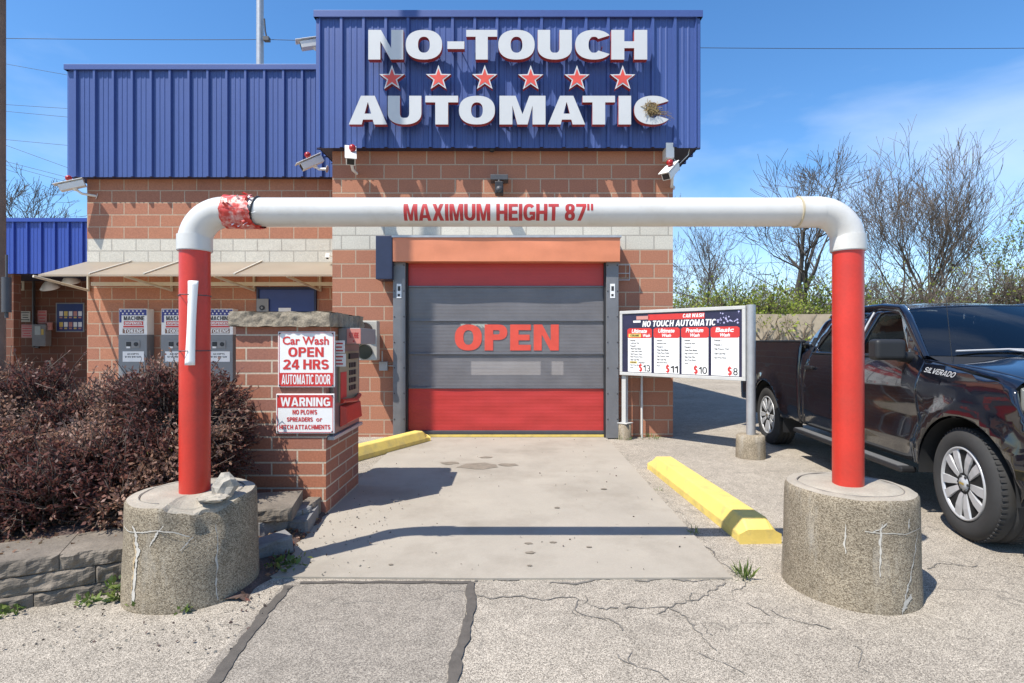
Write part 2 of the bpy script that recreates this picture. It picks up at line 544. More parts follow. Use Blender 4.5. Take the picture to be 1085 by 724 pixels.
def write(mb, text, fr, cx, cy, w, h, n=0.001, mi=0, heavy=True, tv=0.25, th=0.19, gap=0.09, off=0.02, shear=0.0, space=0.34):
    """add lettering fitted to a w x h box centred on (cx, cy) of a frame"""
    if heavy:
        tw, pcs = heavy_layout(text, tv, th, gap, space)
        for pc, k in pcs:
            V, Fc, _ = flat_fill(pc, 0)
            mb.add([fr(cx + (x/tw - .5) * w + shear * (y - .5) * h, cy + (y - .5) * h, n + k * 0.0004) for x, y, _z in V], Fc, mi)
    else:
        V, Fc = light_layout(text, off)
        x0 = min(v[0] for v in V); x1 = max(v[0] for v in V); y0 = min(v[1] for v in V); y1 = max(v[1] for v in V)
        mb.add([fr(cx + ((x-x0)/(x1-x0) - .5) * w + shear * ((y-y0)/(y1-y0) - .5) * h, cy + ((y-y0)/(y1-y0) - .5) * h, n) for x, y, _z in V], Fc, mi)

def plate(mb, fr, x0, x1, y0, y1, n0, n1, mi=0):
    c = [fr(a, b, n) for n in (n0, n1) for a, b in ((x0, y0), (x1, y0), (x1, y1), (x0, y1))]
    mb.add(c, [(3, 2, 1, 0), (4, 5, 6, 7), (0, 1, 5, 4), (1, 2, 6, 5), (2, 3, 7, 6), (3, 0, 4, 7)], mi)

def fnoise(p, s=1.0): return mnoise.noise(Vector(p) * s)

# ------------------------------------------------------------------ materials
def ground_mat(name, base, dark, light, speck=230.0, crack=0.6, patch=(0.8, 1.1), lime=None):
    m = bpy.data.materials.new(name)
    m.use_nodes = True
    t = m.node_tree
    b = t.nodes['Principled BSDF']
    b.inputs['Roughness'].default_value = 0.93
    b.inputs['Specular IOR Level'].default_value = 0.2
    co = t.nodes.new('ShaderNodeTexCoord')
    def noise(s, d=5, ro=0.6):
        n = t.nodes.new('ShaderNodeTexNoise')
        n.inputs['Scale'].default_value = s; n.inputs['Detail'].default_value = d; n.inputs['Roughness'].default_value = ro
        t.links.new(co.outputs['Object'], n.inputs['Vector'])
        return n.outputs['Fac']
    vo = t.nodes.new('ShaderNodeTexVoronoi')
    vo.inputs['Scale'].default_value = speck
    t.links.new(co.outputs['Object'], vo.inputs['Vector'])
    sp = t.nodes.new('ShaderNodeSeparateColor')
    t.links.new(vo.outputs['Color'], sp.inputs['Color'])
    cr = t.nodes.new('ShaderNodeValToRGB')
    e = cr.color_ramp.elements
    e[0].position = 0.0; e[0].color = (*dark, 1)
    e[1].position = 1.0; e[1].color = (*light, 1)
    k = e.new(0.42); k.color = (*base, 1)
    t.links.new(sp.outputs['Red'], cr.inputs['Fac'])
    out = cr.outputs['Color']
    def scale(src, f, a, c, lo=0.3, hi=0.7):
        r = t.nodes.new('ShaderNodeMapRange')
        r.inputs['From Min'].default_value = lo; r.inputs['From Max'].default_value = hi
        r.inputs['To Min'].default_value = a; r.inputs['To Max'].default_value = c
        t.links.new(f, r.inputs['Value'])
        x = t.nodes.new('ShaderNodeVectorMath'); x.operation = 'SCALE'
        t.links.new(src, x.inputs[0]); t.links.new(r.outputs['Result'], x.inputs['Scale'])
        return x.outputs['Vector']
    out = scale(out, noise(0.7, 6, 0.65), patch[0], patch[1])
    out = scale(out, noise(9, 5, 0.6), 0.86, 1.12)
    if crack:
        # wandering hairline cracks: the edges of large warped cells, broken up by noise
        wn = t.nodes.new('ShaderNodeTexNoise')
        wn.inputs['Scale'].default_value = 2.2; wn.inputs['Detail'].default_value = 6
        t.links.new(co.outputs['Object'], wn.inputs['Vector'])
        ad = t.nodes.new('ShaderNodeMix'); ad.data_type = 'RGBA'; ad.blend_type = 'ADD'
        ad.inputs['Factor'].default_value = 0.75
        t.links.new(co.outputs['Object'], ad.inputs['A']); t.links.new(wn.outputs['Color'], ad.inputs['B'])
        ve = t.nodes.new('ShaderNodeTexVoronoi'); ve.feature = 'DISTANCE_TO_EDGE'
        ve.inputs['Scale'].default_value = 0.85
        t.links.new(ad.outputs['Result'], ve.inputs['Vector'])
        th = t.nodes.new('ShaderNodeMapRange')
        th.inputs['From Min'].default_value = 0.0; th.inputs['From Max'].default_value = 0.009
        th.inputs['To Min'].default_value = 1.0; th.inputs['To Max'].default_value = 0.0
        t.links.new(ve.outputs['Distance'], th.inputs['Value'])
        br = t.nodes.new('ShaderNodeMapRange')
        br.inputs['From Min'].default_value = 0.42; br.inputs['From Max'].default_value = 0.6
        br.inputs['To Max'].default_value = crack
        t.links.new(noise(1.3, 3), br.inputs['Value'])
        mu = t.nodes.new('ShaderNodeMath'); mu.operation = 'MULTIPLY'
        t.links.new(th.outputs['Result'], mu.inputs[0]); t.links.new(br.outputs['Result'], mu.inputs[1])
        mm = t.nodes.new('ShaderNodeMix'); mm.data_type = 'RGBA'
        mm.inputs['B'].default_value = (0.11, 0.10, 0.085, 1)
        t.links.new(mu.outputs[0], mm.inputs['Factor']); t.links.new(out, mm.inputs['A'])
        out = mm.outputs['Result']
    if lime:
        for colr, sc_, lo, hi, am in ((lime, (5.5, 5.5, .9), .55, .72, .75), ((.07, .06, .045), (4, 4, 1.6), .54, .75, .5)):
            mp_ = t.nodes.new('ShaderNodeMapping'); mp_.inputs['Scale'].default_value = sc_; mp_.inputs['Location'].default_value = (colr[0] * 9, 3, 1)
            t.links.new(co.outputs['Object'], mp_.inputs['Vector'])
            n_ = t.nodes.new('ShaderNodeTexNoise'); n_.inputs['Scale'].default_value = 1.0; n_.inputs['Detail'].default_value = 8; n_.inputs['Roughness'].default_value = .68
            t.links.new(mp_.outputs['Vector'], n_.inputs['Vector'])
            r_ = t.nodes.new('ShaderNodeMapRange'); r_.inputs['From Min'].default_value = lo; r_.inputs['From Max'].default_value = hi; r_.inputs['To Max'].default_value = am
            t.links.new(n_.outputs['Fac'], r_.inputs['Value'])
            m_ = t.nodes.new('ShaderNodeMix'); m_.data_type = 'RGBA'; m_.inputs['B'].default_value = (*colr, 1)
            t.links.new(r_.outputs['Result'], m_.inputs['Factor']); t.links.new(out, m_.inputs['A']); out = m_.outputs['Result']
    t.links.new(out, b.inputs['Base Color'])
    bn = t.nodes.new('ShaderNodeBump')
    bn.inputs['Strength'].default_value = 0.5; bn.inputs['Distance'].default_value = 0.004
    t.links.new(vo.outputs['Distance'], bn.inputs['Height'])
    t.links.new(bn.outputs['Normal'], b.inputs['Normal'])
    return m

m_asphalt = ground_mat('weathered_asphalt', (0.285, 0.25, 0.203), (0.11, 0.094, 0.076), (0.58, 0.51, 0.415), speck=280)
m_patch = ground_mat('newer_asphalt', (0.22, 0.193, 0.16), (0.12, 0.105, 0.088), (0.39, 0.345, 0.285), crack=0.0, patch=(0.92, 1.06))
m_slab = mat('driveway_concrete', (0.335, 0.298, 0.245), rough=0.9, var=0.10, scale=1.4, bump=0.12, bscale=160, spec=0.2, fine=0.06, fscale=120,
             dirt=(0.20, 0.172, 0.135), dscale=1.1, damt=0.6)
m_tar = mat('crack_sealer', (0.085, 0.074, 0.062), rough=0.8, var=0.25, scale=18, bump=0.3, bscale=90)
m_crack = mat('crack_dirt', (0.15, 0.135, 0.115), rough=0.95, var=.4, scale=9)
m_soil = mat('soil', (0.085, 0.055, 0.045), rough=0.98, var=0.4, scale=14, bump=0.9, bscale=40, fine=0.35, fscale=90)
BLK_W, BLK_H = 0.432, 0.2155
VOFF = 2.845 - 13 * BLK_H
m_block = brick_mat('terracotta_block', BLK_W, BLK_H, 0.0095, (0.415, 0.182, 0.107), (0.345, 0.148, 0.094), (0.43, 0.32, 0.23), voff=VOFF,
                    band=(2.845, 2.845 + 2 * BLK_H), bandcol=(0.58, 0.54, 0.455), bandmortar=(0.36, 0.33, 0.28), stain=0.22)
m_bay = brick_mat('bay_block_shaded', BLK_W, BLK_H, 0.0095, (0.19, 0.08, 0.05), (0.15, 0.065, 0.042), (0.21, 0.15, 0.11), voff=0.04, stain=0.3)  # terracotta block darkened, the bay's shade is put into its colour
m_brick = brick_mat('jumbo_brick', 0.425, 0.106, 0.0075, (0.40, 0.155, 0.085), (0.27, 0.125, 0.095), (0.50, 0.41, 0.31), voff=0.02, uoff=0.13, stain=0.35,
                    grime=(0.17, 0.10, 0.085))
m_blue = mat('blue_metal', (0.047, 0.083, 0.25), rough=0.46, var=0.07, scale=1.2, spec=0.5, fine=0.05, fscale=30)
m_blueb = mat('bright_blue_metal', (0.025, 0.06, 0.30), rough=0.42, var=0.06, scale=1.2)
m_soffit = mat('soffit_metal', (0.02, 0.022, 0.05), rough=0.6)
m_white = mat('white_pvc', (0.60, 0.585, 0.55), rough=0.32, var=0.05, scale=3, dirt=(0.38, 0.33, 0.25), dscale=2.6, damt=0.45)
m_red = mat('red_paint', (0.52, 0.032, 0.018), rough=0.38, var=0.09, scale=5, bump=0.06, bscale=60, fine=0.05, fscale=60, dirt=(0.30, 0.04, 0.025), dscale=6, damt=0.35)
m_redtx = mat('red_lettering', (0.55, 0.035, 0.03), rough=0.5, var=0.08)
m_redworn = mat('worn_red_lettering', (0.42, 0.03, 0.03), rough=0.5, var=0.3, scale=14)
m_redtape = mat('red_tape', (0.50, 0.04, 0.028), rough=0.45, var=0.25, scale=20, dirt=(0.78, 0.60, 0.54), dscale=22, damt=0.9)
m_letter = mat('letter_face', (0.54, 0.54, 0.53), rough=0.4, var=0.05, scale=2.0)
m_letside = mat('letter_side', (0.36, 0.05, 0.035), rough=0.5)
m_star = mat('star_red', (0.62, 0.07, 0.045), rough=0.45)
m_black = mat('black_plastic', (0.018, 0.018, 0.02), rough=0.5)
m_dark = mat('dark_grey_metal', (0.06, 0.06, 0.065), rough=0.5)
m_grey = mat('grey_metal', (0.24, 0.235, 0.23), rough=0.5, metal=0.0, var=0.1)
m_galv = mat('galvanized_steel', (0.42, 0.42, 0.42), rough=0.45, metal=0.5, var=0.14, scale=9)
m_camw = mat('camera_housing', (0.74, 0.72, 0.67), rough=0.4, var=0.06)
m_agg = ground_mat('aggregate_concrete', (0.25, 0.203, 0.142), (0.12, 0.095, 0.065), (0.41, 0.345, 0.25), speck=200, crack=0.0, patch=(0.7, 1.15), lime=(.42, .385, .325))
m_aggtop = mat('worn_concrete', (0.33, 0.29, 0.23), rough=0.95, var=0.2, scale=5, bump=0.4, bscale=90, fine=0.15, fscale=110)
m_efflor = mat('lime_streak', (0.46, 0.43, 0.375), rough=0.9, var=0.15, scale=20)
m_ochre = mat('rust_streak', (0.42, 0.31, 0.18), rough=0.9, var=0.15, scale=20)
m_stone = mat('retaining_block', (0.165, 0.138, 0.108), rough=0.95, var=0.35, scale=5, bump=0.7, bscale=45, fine=0.2, fscale=120)
m_stoned = mat('edging_block', (0.19, 0.185, 0.18), rough=0.95, var=0.2, scale=6, bump=0.5, bscale=60, fine=0.15, fscale=120)
m_cap = mat('cap_stone', (0.25, 0.21, 0.155), rough=0.95, var=0.45, scale=11, bump=0.9, bscale=30, fine=0.3, fscale=90)
m_yellow = mat('yellow_paint', (0.70, 0.52, 0.13), rough=0.6, var=0.1, scale=6, bump=0.2, bscale=60, dirt=(0.36, 0.29, 0.15), dscale=8, damt=0.55)
m_beige = mat('beige_metal', (0.52, 0.46, 0.36), rough=0.5, var=0.06)
m_paper = mat('white_paper', (0.78, 0.77, 0.74), rough=0.6, var=0.04)
m_ink = mat('black_ink', (0.03, 0.03, 0.03), rough=0.7)
m_bluedoor = mat('blue_door_paint', (0.018, 0.035, 0.16), rough=0.4, var=0.1, scale=2)

# ------------------------------------------------------------------ ground
gnd = MB()
gnd.quad((-250, -60, 0), (250, -60, 0), (250, 500, 0), (-250, 500, 0))
tag(gnd.build('ground', m_asphalt), 'weathered grey asphalt lot with exposed stones and hairline cracks', 'ground', kind='structure')

s = MB()
s.prism([(-1.52, 3.30), (-0.2, 3.275), (1.345, 3.285), (1.385, 6.0), (1.42, 8.19), (1.42, 19.6), (-1.62, 19.6), (-1.62, 8.19), (-1.60, 5.5)], -0.02, 0.012)
slab = s.build('driveway', m_slab)
tag(slab, 'pale smooth concrete drive leading to the wash door', 'driveway', kind='structure')

s = MB()
s.quad((-1.33, -2, 0.004), (-0.27, -2, 0.004), (-0.245, 3.25, 0.004), (-1.36, 3.25, 0.004))
tag(s.build('road_patch', m_patch), 'darker rectangular asphalt repair in front of the drive', 'road patch', kind='structure')

def ribbon(mb, pts, w, z, seed=0, mi=0, wig=0.012, step=0.05, gaps=0):
    rnd = random.Random(seed)
    path = []
    for i in range(len(pts) - 1):
        a, b = Vector(pts[i]), Vector(pts[i + 1])
        n = max(2, int((b - a).length / step))
        for k in range(n): path.append(a + (b - a) * k / n)
    path.append(Vector(pts[-1]))
    L, Rr = [], []
    for i, p in enumerate(path):
        d = (path[min(i + 1, len(path) - 1)] - path[max(0, i - 1)])
        nrm = Vector((-d.y, d.x)).normalized()
        j = nrm * (fnoise((p.x, p.y, seed), 5) * wig * 2 + (fnoise((p.x, p.y, seed + 2), 26) * .022 + fnoise((p.x, p.y, seed + 3), 60) * .012 if gaps else 0))
        ww = w * (0.75 + 0.5 * rnd.random() + (1.2 * fnoise((p.x, p.y, seed + 5), 6) if gaps else .35 * fnoise((p.x, p.y, seed + 5), 14))) / 2; ww = max(ww, w * .12)
        L.append((p.x + j.x + nrm.x * ww, p.y + j.y + nrm.y * ww, z)); Rr.append((p.x + j.x - nrm.x * ww, p.y + j.y - nrm.y * ww, z))
    n = len(path)
    mb.add(L + Rr, [(i, n + i, n + i + 1, i + 1) for i in range(n - 1) if not gaps or fnoise((path[i].x, path[i].y, seed), 4) > gaps], mi)

def gp(x, y):
    d = F * EYE / (y - HY)
    return (X(x, d), d)

s = MB()
ribbon(s, [(-0.235, 1.0), gp(480, 724), gp(490, 680), gp(499, 640), gp(499, 618)], 0.05, 0.009, 1, step=0.03)
ribbon(s, [(-1.24, 1.2), gp(226, 724), gp(262, 675), gp(296, 632), gp(306, 622)], 0.05, 0.009, 2, step=0.03)
ribbon(s, [gp(318, 619), gp(400, 618), gp(450, 618), gp(499, 618)], 0.03, 0.0088, 3)
tag(s.build('road_seam', m_tar), 'dark tar seams sealing the edges of the asphalt repair', 'road seam', kind='structure')
s = MB()
cr = [[(503, 617), (560, 616), (640, 616), (772, 616)], [(505, 633), (560, 634), (610, 637), (655, 643), (700, 646), (740, 662), (760, 690), (770, 724)],
      [(330, 640), (380, 637), (425, 641), (470, 634), (488, 634)], [(610, 637), (640, 660), (660, 690), (700, 724)],
      [(790, 640), (830, 660), (880, 668), (930, 690), (950, 724)], [(640, 470), (690, 520), (740, 573), (773, 612)],
      [(200, 650), (225, 655), (240, 668)], [(975, 600), (1030, 596), (1085, 602)], [(800, 618), (760, 622), (720, 640), (690, 646)]]
for i, c in enumerate(cr):
    ribbon(s, [gp(*p) for p in c], 0.0075 if i else 0.014, 0.0045, 10 + i, wig=0.05, step=0.018, gaps=-0.12)
    if i: ribbon(s, [(gp(*p)[0] + .03, gp(*p)[1] + .05) for p in c[::2] + c[-1:]], 0.004, 0.0047, 40 + i, wig=0.12, step=0.015, gaps=0.08)
tag(s.build('road_crack', m_crack), 'thin wandering cracks in the asphalt lot', 'road crack', kind='structure')
# oil drips on the drive
s = MB()
rnd = random.Random(4)
for px, py, r in ((507, 495, .15), (538, 494, .07), (476, 492, .07), (515, 486, .05), (560, 578, .018), (586, 577, .014), (562, 588, .02), (624, 582, .012), (561, 602, .01), (414, 601, .01), (640, 520, .02), (590, 540, .015)):
    cx, cy = gp(px, py)
    pts = [(cx + r * 1.6 * (0.75 + .5 * rnd.random()) * math.cos(a), cy + r * (0.75 + .5 * rnd.random()) * math.sin(a)) for a in [2 * math.pi * k / 14 for k in range(14)]]
    s.add([(x, y, 0.0155 + 0.0003 * len(s.f)) for x, y in pts], [tuple(range(14))])
tag(s.build('driveway_stain', mat('oil_stain', (0.20, 0.168, 0.128), rough=0.75, var=0.25, scale=14)), 'small dark oil drips on the concrete drive', 'stain', kind='structure')

# planting bed and the dirt strip beside the drive
s = MB()
def bed(u, v):
    x = -9.5 + u * 7.35; yl = 3.30 + .48 * (max(x, -4.6) + 2.2); y = yl + v * (5.42 - yl)
    z = 0.25 + 0.035 * fnoise((x, y, 0), 3)
    if x > -2.3 and y < 3.75: z *= max(0.02, 1 - (x + 2.3) / .4)
    return (x, y, z)
s.grid(bed, 90, 30, flip=False)
tag(s.build('planting_bed', m_soil), 'dark soil bed behind the low block wall', 'planting bed', kind='structure')
s = MB()
def dirt(u, v):
    y = 3.0 + v * 1.5
    x = -2.2 + u * (0.72 - 0.04 * v + 0.12 * fnoise((0, y, 3), 4))
    return (x, y, 0.02 + 0.16 * (1 - u) * min(1, v * 2.5) + 0.012 * fnoise((x, y, 1), 9) if 0 < u < 1 else (0.001 if u >= 1 else .1 * min(1, v * 2)))
s.grid(dirt, 20, 30)
tag(s.build('dirt_strip', m_soil), 'strip of bare dirt and mulch between the round footing and drive', 'dirt', kind='structure')

# ------------------------------------------------------------------ car wash building
WT, WL = 8.19, 9.60         # front faces of the tower and of the left wing
TX0, TX1, LX0 = -2.73, 2.446, -7.57
bld = empty('car_wash_building', (-2, WT, 0), 'terracotta block car wash building with blue ribbed metal fascia and red and grey rolling door', 'building')
OX0, OX1, OZ = -1.66, 1.46, 2.72          # door opening
def pierced(x0, x1, y0, y1, z1, a, b, h):
    T = Matrix(((1, 0, 0, 0), (0, 0, -1, y1), (0, 1, 0, 0), (0, 0, 0, 1)))
    mb = MB(); mb.prism([(x0, -.3), (a, -.3), (a, h), (b, h), (b, -.3), (x1, -.3), (x1, z1), (x0, z1)], 0, y1 - y0, T=T); return mb
pierced(TX0, TX1, WT, WT + .25, 6.2, OX0, OX1, OZ).build('wall', m_block, bld)
s = MB(); s.box(TX0, TX0 + .2, WT + .251, 20, -.3, 6.2); s.build('wall', m_block, bld)
s = MB(); s.box(TX1 - .2, TX1, WT + .251, 20, -.3, 6.2); s.build('wall', m_block, bld)
pierced(TX0 + .2, TX1 - .2, 19.7, 19.95, 6.2, -1.9, 1.9, 2.75).build('wall', m_block, bld)
s = MB(); s.box(TX0 + .2, TX1 - .2, WT + .251, 19.69, 3.2, 3.3); s.build('tunnel_ceiling', m_grey, bld)
s = MB()
for x0_, x1_, z0_, z1_ in ((-1.9, 1.9, 0, .22), (-1.9, 1.9, .72, 1.5), (-1.9, 1.9, 2.1, 2.75), (1.05, 1.45, .221, .719), (-1.9, -1.5, .221, .719), (-.9, 1.9, 1.501, 2.099)):
    s.box(x0_, x1_, 19.75, 19.8, z0_, z1_)
s.build('exit_door', m_dark, bld)
s = MB(); s.box(TX0 + .35, TX0 + .5, 12, 12.2, 0.02, 2.6); s.box(TX1 - .5, TX1 - .35, 12, 12.2, 0.02, 2.6); s.box(TX0 + .35, TX1 - .35, 12.0, 12.2, 2.6, 2.75); s.build('spray_arch', m_galv, bld)
s = MB(); s.box(LX0, TX0 - 0.002, WL, 20, -0.3, 6.15); s.build('wall', m_block, bld)

def ribs(length, pitch=0.33):
    """section of the ribbed sheet along its length: (t, depth)"""
    pts = [(0, 0)]
    n = int(length / pitch + 1e-6)
    st = (length - n * pitch) / 2
    for i in range(n + 1):
        a = st + i * pitch
        pr = [(-.034, 0), (-.018, .042), (.018, .042), (.034, 0)]
        if i < n: pr += [(.105, 0), (.115, .007), (.135, .007), (.145, 0), (.19, 0), (.20, .007), (.22, .007), (.23, 0)]
        for t, d in pr:
            if 0.01 < a + t < length - 0.01: pts.append((a + t, d))
    pts.append((length, 0))
    return pts

SCREWS = MB()
def rib_sheet(mb, a, b, out, z0, z1):
    a, b, out = Vector(a), Vector(b), Vector(out)
    d = (b - a); L = d.length; d.normalize()
    pts = ribs(L)
    vs = []
    for t, dep in pts:
        p = a + d * t + out * dep
        vs += [(p.x, p.y, z0), (p.x, p.y, z1)]
    fs = [(2*i, 2*i+2, 2*i+3, 2*i+1) for i in range(len(pts) - 1)]
    mb.add(vs, fs)
    # rows of screw heads
    mb = SCREWS
    for i in range(int(L / .33) + 1):
        for zz in (z0 + (z1 - z0) * .18, z0 + (z1 - z0) * .84):
            t = (L - int(L / .33) * .33) / 2 + i * .33 + .17
            if t > L - .03: continue
            p = a + d * t + out * .004
            mb.add([(p + d * q + out * e + Vector((0, 0, w_))) for q, w_, e in ((-.006, 0, 0), (0, -.006, 0), (.006, 0, 0), (0, .006, 0), (0, 0, .006))],
                   [(0, 1, 4), (1, 2, 4), (2, 3, 4), (3, 0, 4)])

FZ0 = 4.33
YF = 8.02
s = MB()
FX0, FX1 = X(337, YF), X(740, YF)
rib_sheet(s, (FX0, YF, 0), (FX1, YF, 0), (0, -1, 0), FZ0, 6.33)
fas = s.build('fascia', m_blue, bld); s = MB()
rib_sheet(s, (FX1, YF, 0), (FX1, 20, 0), (1, 0, 0), FZ0, 6.33)
s.build('fascia', m_blue, bld); s = MB()
rib_sheet(s, (FX0, 9.44, 0), (FX0, YF, 0), (-1, 0, 0), FZ0, 6.33)
s.build('fascia', m_blue, bld)
s = MB(); s.box(FX0 + .003, FX1 - .003, YF + .004, 20, FZ0 + .012, FZ0 + .03); s.build('soffit', m_soffit, fas)
s = MB()
s.box(FX0 - .05, FX1 + .05, YF - .055, YF + .03, 6.25, 6.352); s.box(FX1 - .03, FX1 + .051, YF - .05, 20, 6.25, 6.35); s.box(FX0 - .051, FX0 + .03, YF - .05, 20, 6.25, 6.35)
s.box(FX0 + .02, FX1 - .02, YF + .02, 20, 6.15, 6.28)
s.build('coping', m_blue, fas, bevel=.004)
YL = 9.44
LFX0 = X(73, YL)
s = MB()
rib_sheet(s, (LFX0, YL, 0), (FX0 + .02, YL, 0), (0, -1, 0), FZ0, 6.27)
fas2 = s.build('fascia', m_blue, bld); s = MB()
rib_sheet(s, (LFX0, 20, 0), (LFX0, YL, 0), (-1, 0, 0), FZ0, 6.27)
s.build('fascia', m_blue, bld)
s = MB(); s.box(LFX0 + .003, FX0 + .02, YL + .004, 20, FZ0 + .012, FZ0 + .03); s.build('soffit', m_soffit, fas2)
s = MB(); s.box(LFX0 - .05, FX0 - .055, YL - .055, YL + .03, 6.19, 6.285); s.box(LFX0 - .051, LFX0 + .03, YL - .05, 20, 6.19, 6.283); s.box(LFX0 + .02, FX0 - .06, YL + .02, 20, 6.1, 6.22)
s.build('coping', m_blue, fas2, bevel=.004)
sco = SCREWS.build('screws', m_blue, bld); sco['kind'] = 'stuff'; SCREWS = MB()
s = MB(); s.box(FX1 - .03, FX1 + .02, YF - .02, YF + .03, FZ0 - .004, 6.25); s.build('corner_trim', m_blue, fas, bevel=.003)
s = MB(); s.box(FX0 - .02, FX0 + .03, YF - .021, YF + .03, FZ0 - .004, 6.25)
s.build('corner_trim', m_blue, fas, bevel=.003)

# rolling door
DY = 8.135
def dz(y): return Z(y, DY)
dx0, dx1 = X(429, DY), X(643, DY)
m_vin_red = mat('red_vinyl', (0.46, 0.035, 0.03), rough=0.42, var=0.08, scale=4, bump=0.06, bscale=18)
m_vin_grey = mat('grey_mesh_vinyl', (0.20, 0.19, 0.195), rough=0.28, var=0.16, scale=2.5, bump=0.03, bscale=8)
m_hood = mat('faded_red_hood', (0.66, 0.225, 0.11), rough=0.5, var=0.1, scale=3, bump=0.12, bscale=7)
def see_through(m, f):
    t = m.node_tree; o = t.nodes['Material Output']; b = t.nodes['Principled BSDF']
    tr = t.nodes.new('ShaderNodeBsdfTransparent'); tr.inputs['Color'].default_value = (.95, .93, .92, 1)
    ms = t.nodes.new('ShaderNodeMixShader'); ms.inputs['Fac'].default_value = f
    t.links.new(b.outputs[0], ms.inputs[1]); t.links.new(tr.outputs[0], ms.inputs[2]); t.links.new(ms.outputs[0], o.inputs['Surface'])
see_through(m_vin_grey, .24)
s = MB(); s.box(dx0, dx1, DY + .004, 8.186, 2.70, 2.76); door = s.build('roll_up_door', m_dark, bld)
def rippled(mb, za, zb, y0, amp, seed, mi=0):
    def fn(u, v):
        x = dx0 + .004 + (dx1 - dx0 - .008) * u; z = za + (zb - za) * v
        return (x, y0 - .004 - amp * (0.5 + 0.5 * fnoise((x * 2, z * 7, seed))) - 0.0006 * math.sin(z * 2 * math.pi / .052), z)
    mb.grid(fn, 60, int(abs(zb - za) / .013) + 2, mi, flip=False)
s = MB(); rippled(s, dz(304), dz(268), DY, .004, 1); s.build('red_curtain', m_vin_red, door); s = MB(); rippled(s, dz(458), dz(411), DY, .012, 2); s.build('red_curtain', m_vin_red, door)
s = MB(); rippled(s, dz(411) + .004, dz(304) - .004, DY, .004, 5); s.build('grey_curtain', m_vin_grey, door)
s = MB()
for y in (304, 340, 375, 411):
    s.box(dx0 + .002, dx1 - .002, DY - .028, DY - .002, dz(y) - .013, dz(y) + .013)
s.build('wind_bar', mat('wind_bar', (0.14, 0.14, 0.15), rough=0.35, metal=0.4), door, bevel=.006)
s = MB(); s.box(dx0 + .002, dx1 - .002, DY - .05, DY - .002, dz(459.5), dz(456)); s.build('bottom_bar', m_dark, door, bevel=.006)
s = MB(); s.box(dx0 + .1, dx1 - .01, DY - .045, DY - .003, 0.014, dz(459.8)); s.build('threshold', m_yellow, door, bevel=.006)
s = MB()
write(s, 'OPEN', Frame((0, DY - .013, 0)), (X(482, DY) + X(592, DY)) / 2, (dz(344) + dz(371.5)) / 2, X(592, DY) - X(482, DY), dz(344) - dz(371.5), n=0.0, tv=.27, th=.22)
s.build('lettering', mat('orange_red_lettering', (0.66, 0.075, 0.045), rough=0.5), door)
m_rail = mat('guide_rail', (0.17, 0.17, 0.175), rough=0.45, metal=0.2, var=0.12)
for a, b in ((X(417, 8.03), X(430, 8.03)), (X(642, 8.03), X(655, 8.03))):
    s = MB(); s.box(a, b, 7.99, 8.188, 0.012, 2.68)
    inn = (b + .022 if a < 0 else a - .022)
    s.box(b if a < 0 else inn, inn if a < 0 else a, 8.05, 8.187, 0.013, 2.68, 1)
    g = s.build('guide_rail', [m_rail, m_black], bld, bevel=.006)
    c = (a + b) / 2
    s = MB(); s.box(c - .035, c + .035, 7.984, 7.9895, Z(316, 8.0), Z(301, 8.0)); k = s.build('sticker', [m_paper, m_ink], g)
    s = MB(); fr = Frame((c, 7.983, Z(308.5, 8.0))); plate(s, fr, -.02, .02, .0, .07, 0, .0005); plate(s, fr, -.02, .015, -.08, -.045, 0, .0005); s.build('print', m_ink, g)
    s = MB()
    for zz in np.arange(.3, 2.6, .38): s.sphere((a + .02, 7.992, zz), .012, 5); s.sphere((b - .02, 7.992, zz), .012, 5)
    s.build('bolt', m_dark, g)
HYF = 7.89
hx0, hx1 = X(416, HYF), X(657, HYF)
s = MB()
def hoodf(u, v):
    x = hx0 + (hx1 - hx0) * u
    z0, z1 = Z(277, HYF), Z(252, HYF)
    z = z1 + (z0 - z1) * v
    y = HYF + .010 * fnoise((x * 1.3, z * 6, 2)) + (.012 * math.sin(u * 9) * v) * (u > .75)
    return (x, y, z)
s.grid(hoodf, 50, 8, flip=True)
s.box(hx0, hx1, HYF + .02, 8.188, Z(277, HYF) + .003, Z(252, HYF))
hood = s.build('door_hood', m_hood, bld)
s = MB(); s.box(hx0 - .01, hx1 + .02, HYF - .02, 8.187, Z(252, HYF) + .002, Z(250, HYF) + .004); s.build('flashing', m_galv, hood)
s = MB(); s.box(X(398, 7.88), hx0 - .004, 7.88, 8.187, Z(296, 7.88), Z(249.5, 7.88)); s.build('motor_box', mat('navy_motor_box', (0.02, 0.026, 0.06), rough=0.4), bld, bevel=.008)
s = MB()
for y in (281, 290, 297): s.tube([(hx1 + .005, 8.13, Z(y, 8.15)), (X(667, 8.15), 8.13, Z(y, 8.15))], .008, 6)
s.tube([(X(667, 8.15), 8.13, Z(281, 8.15)), (X(667, 8.15), 8.16, Z(297, 8.15))], .008, 6)
s.build('door_conduit', m_galv, bld)

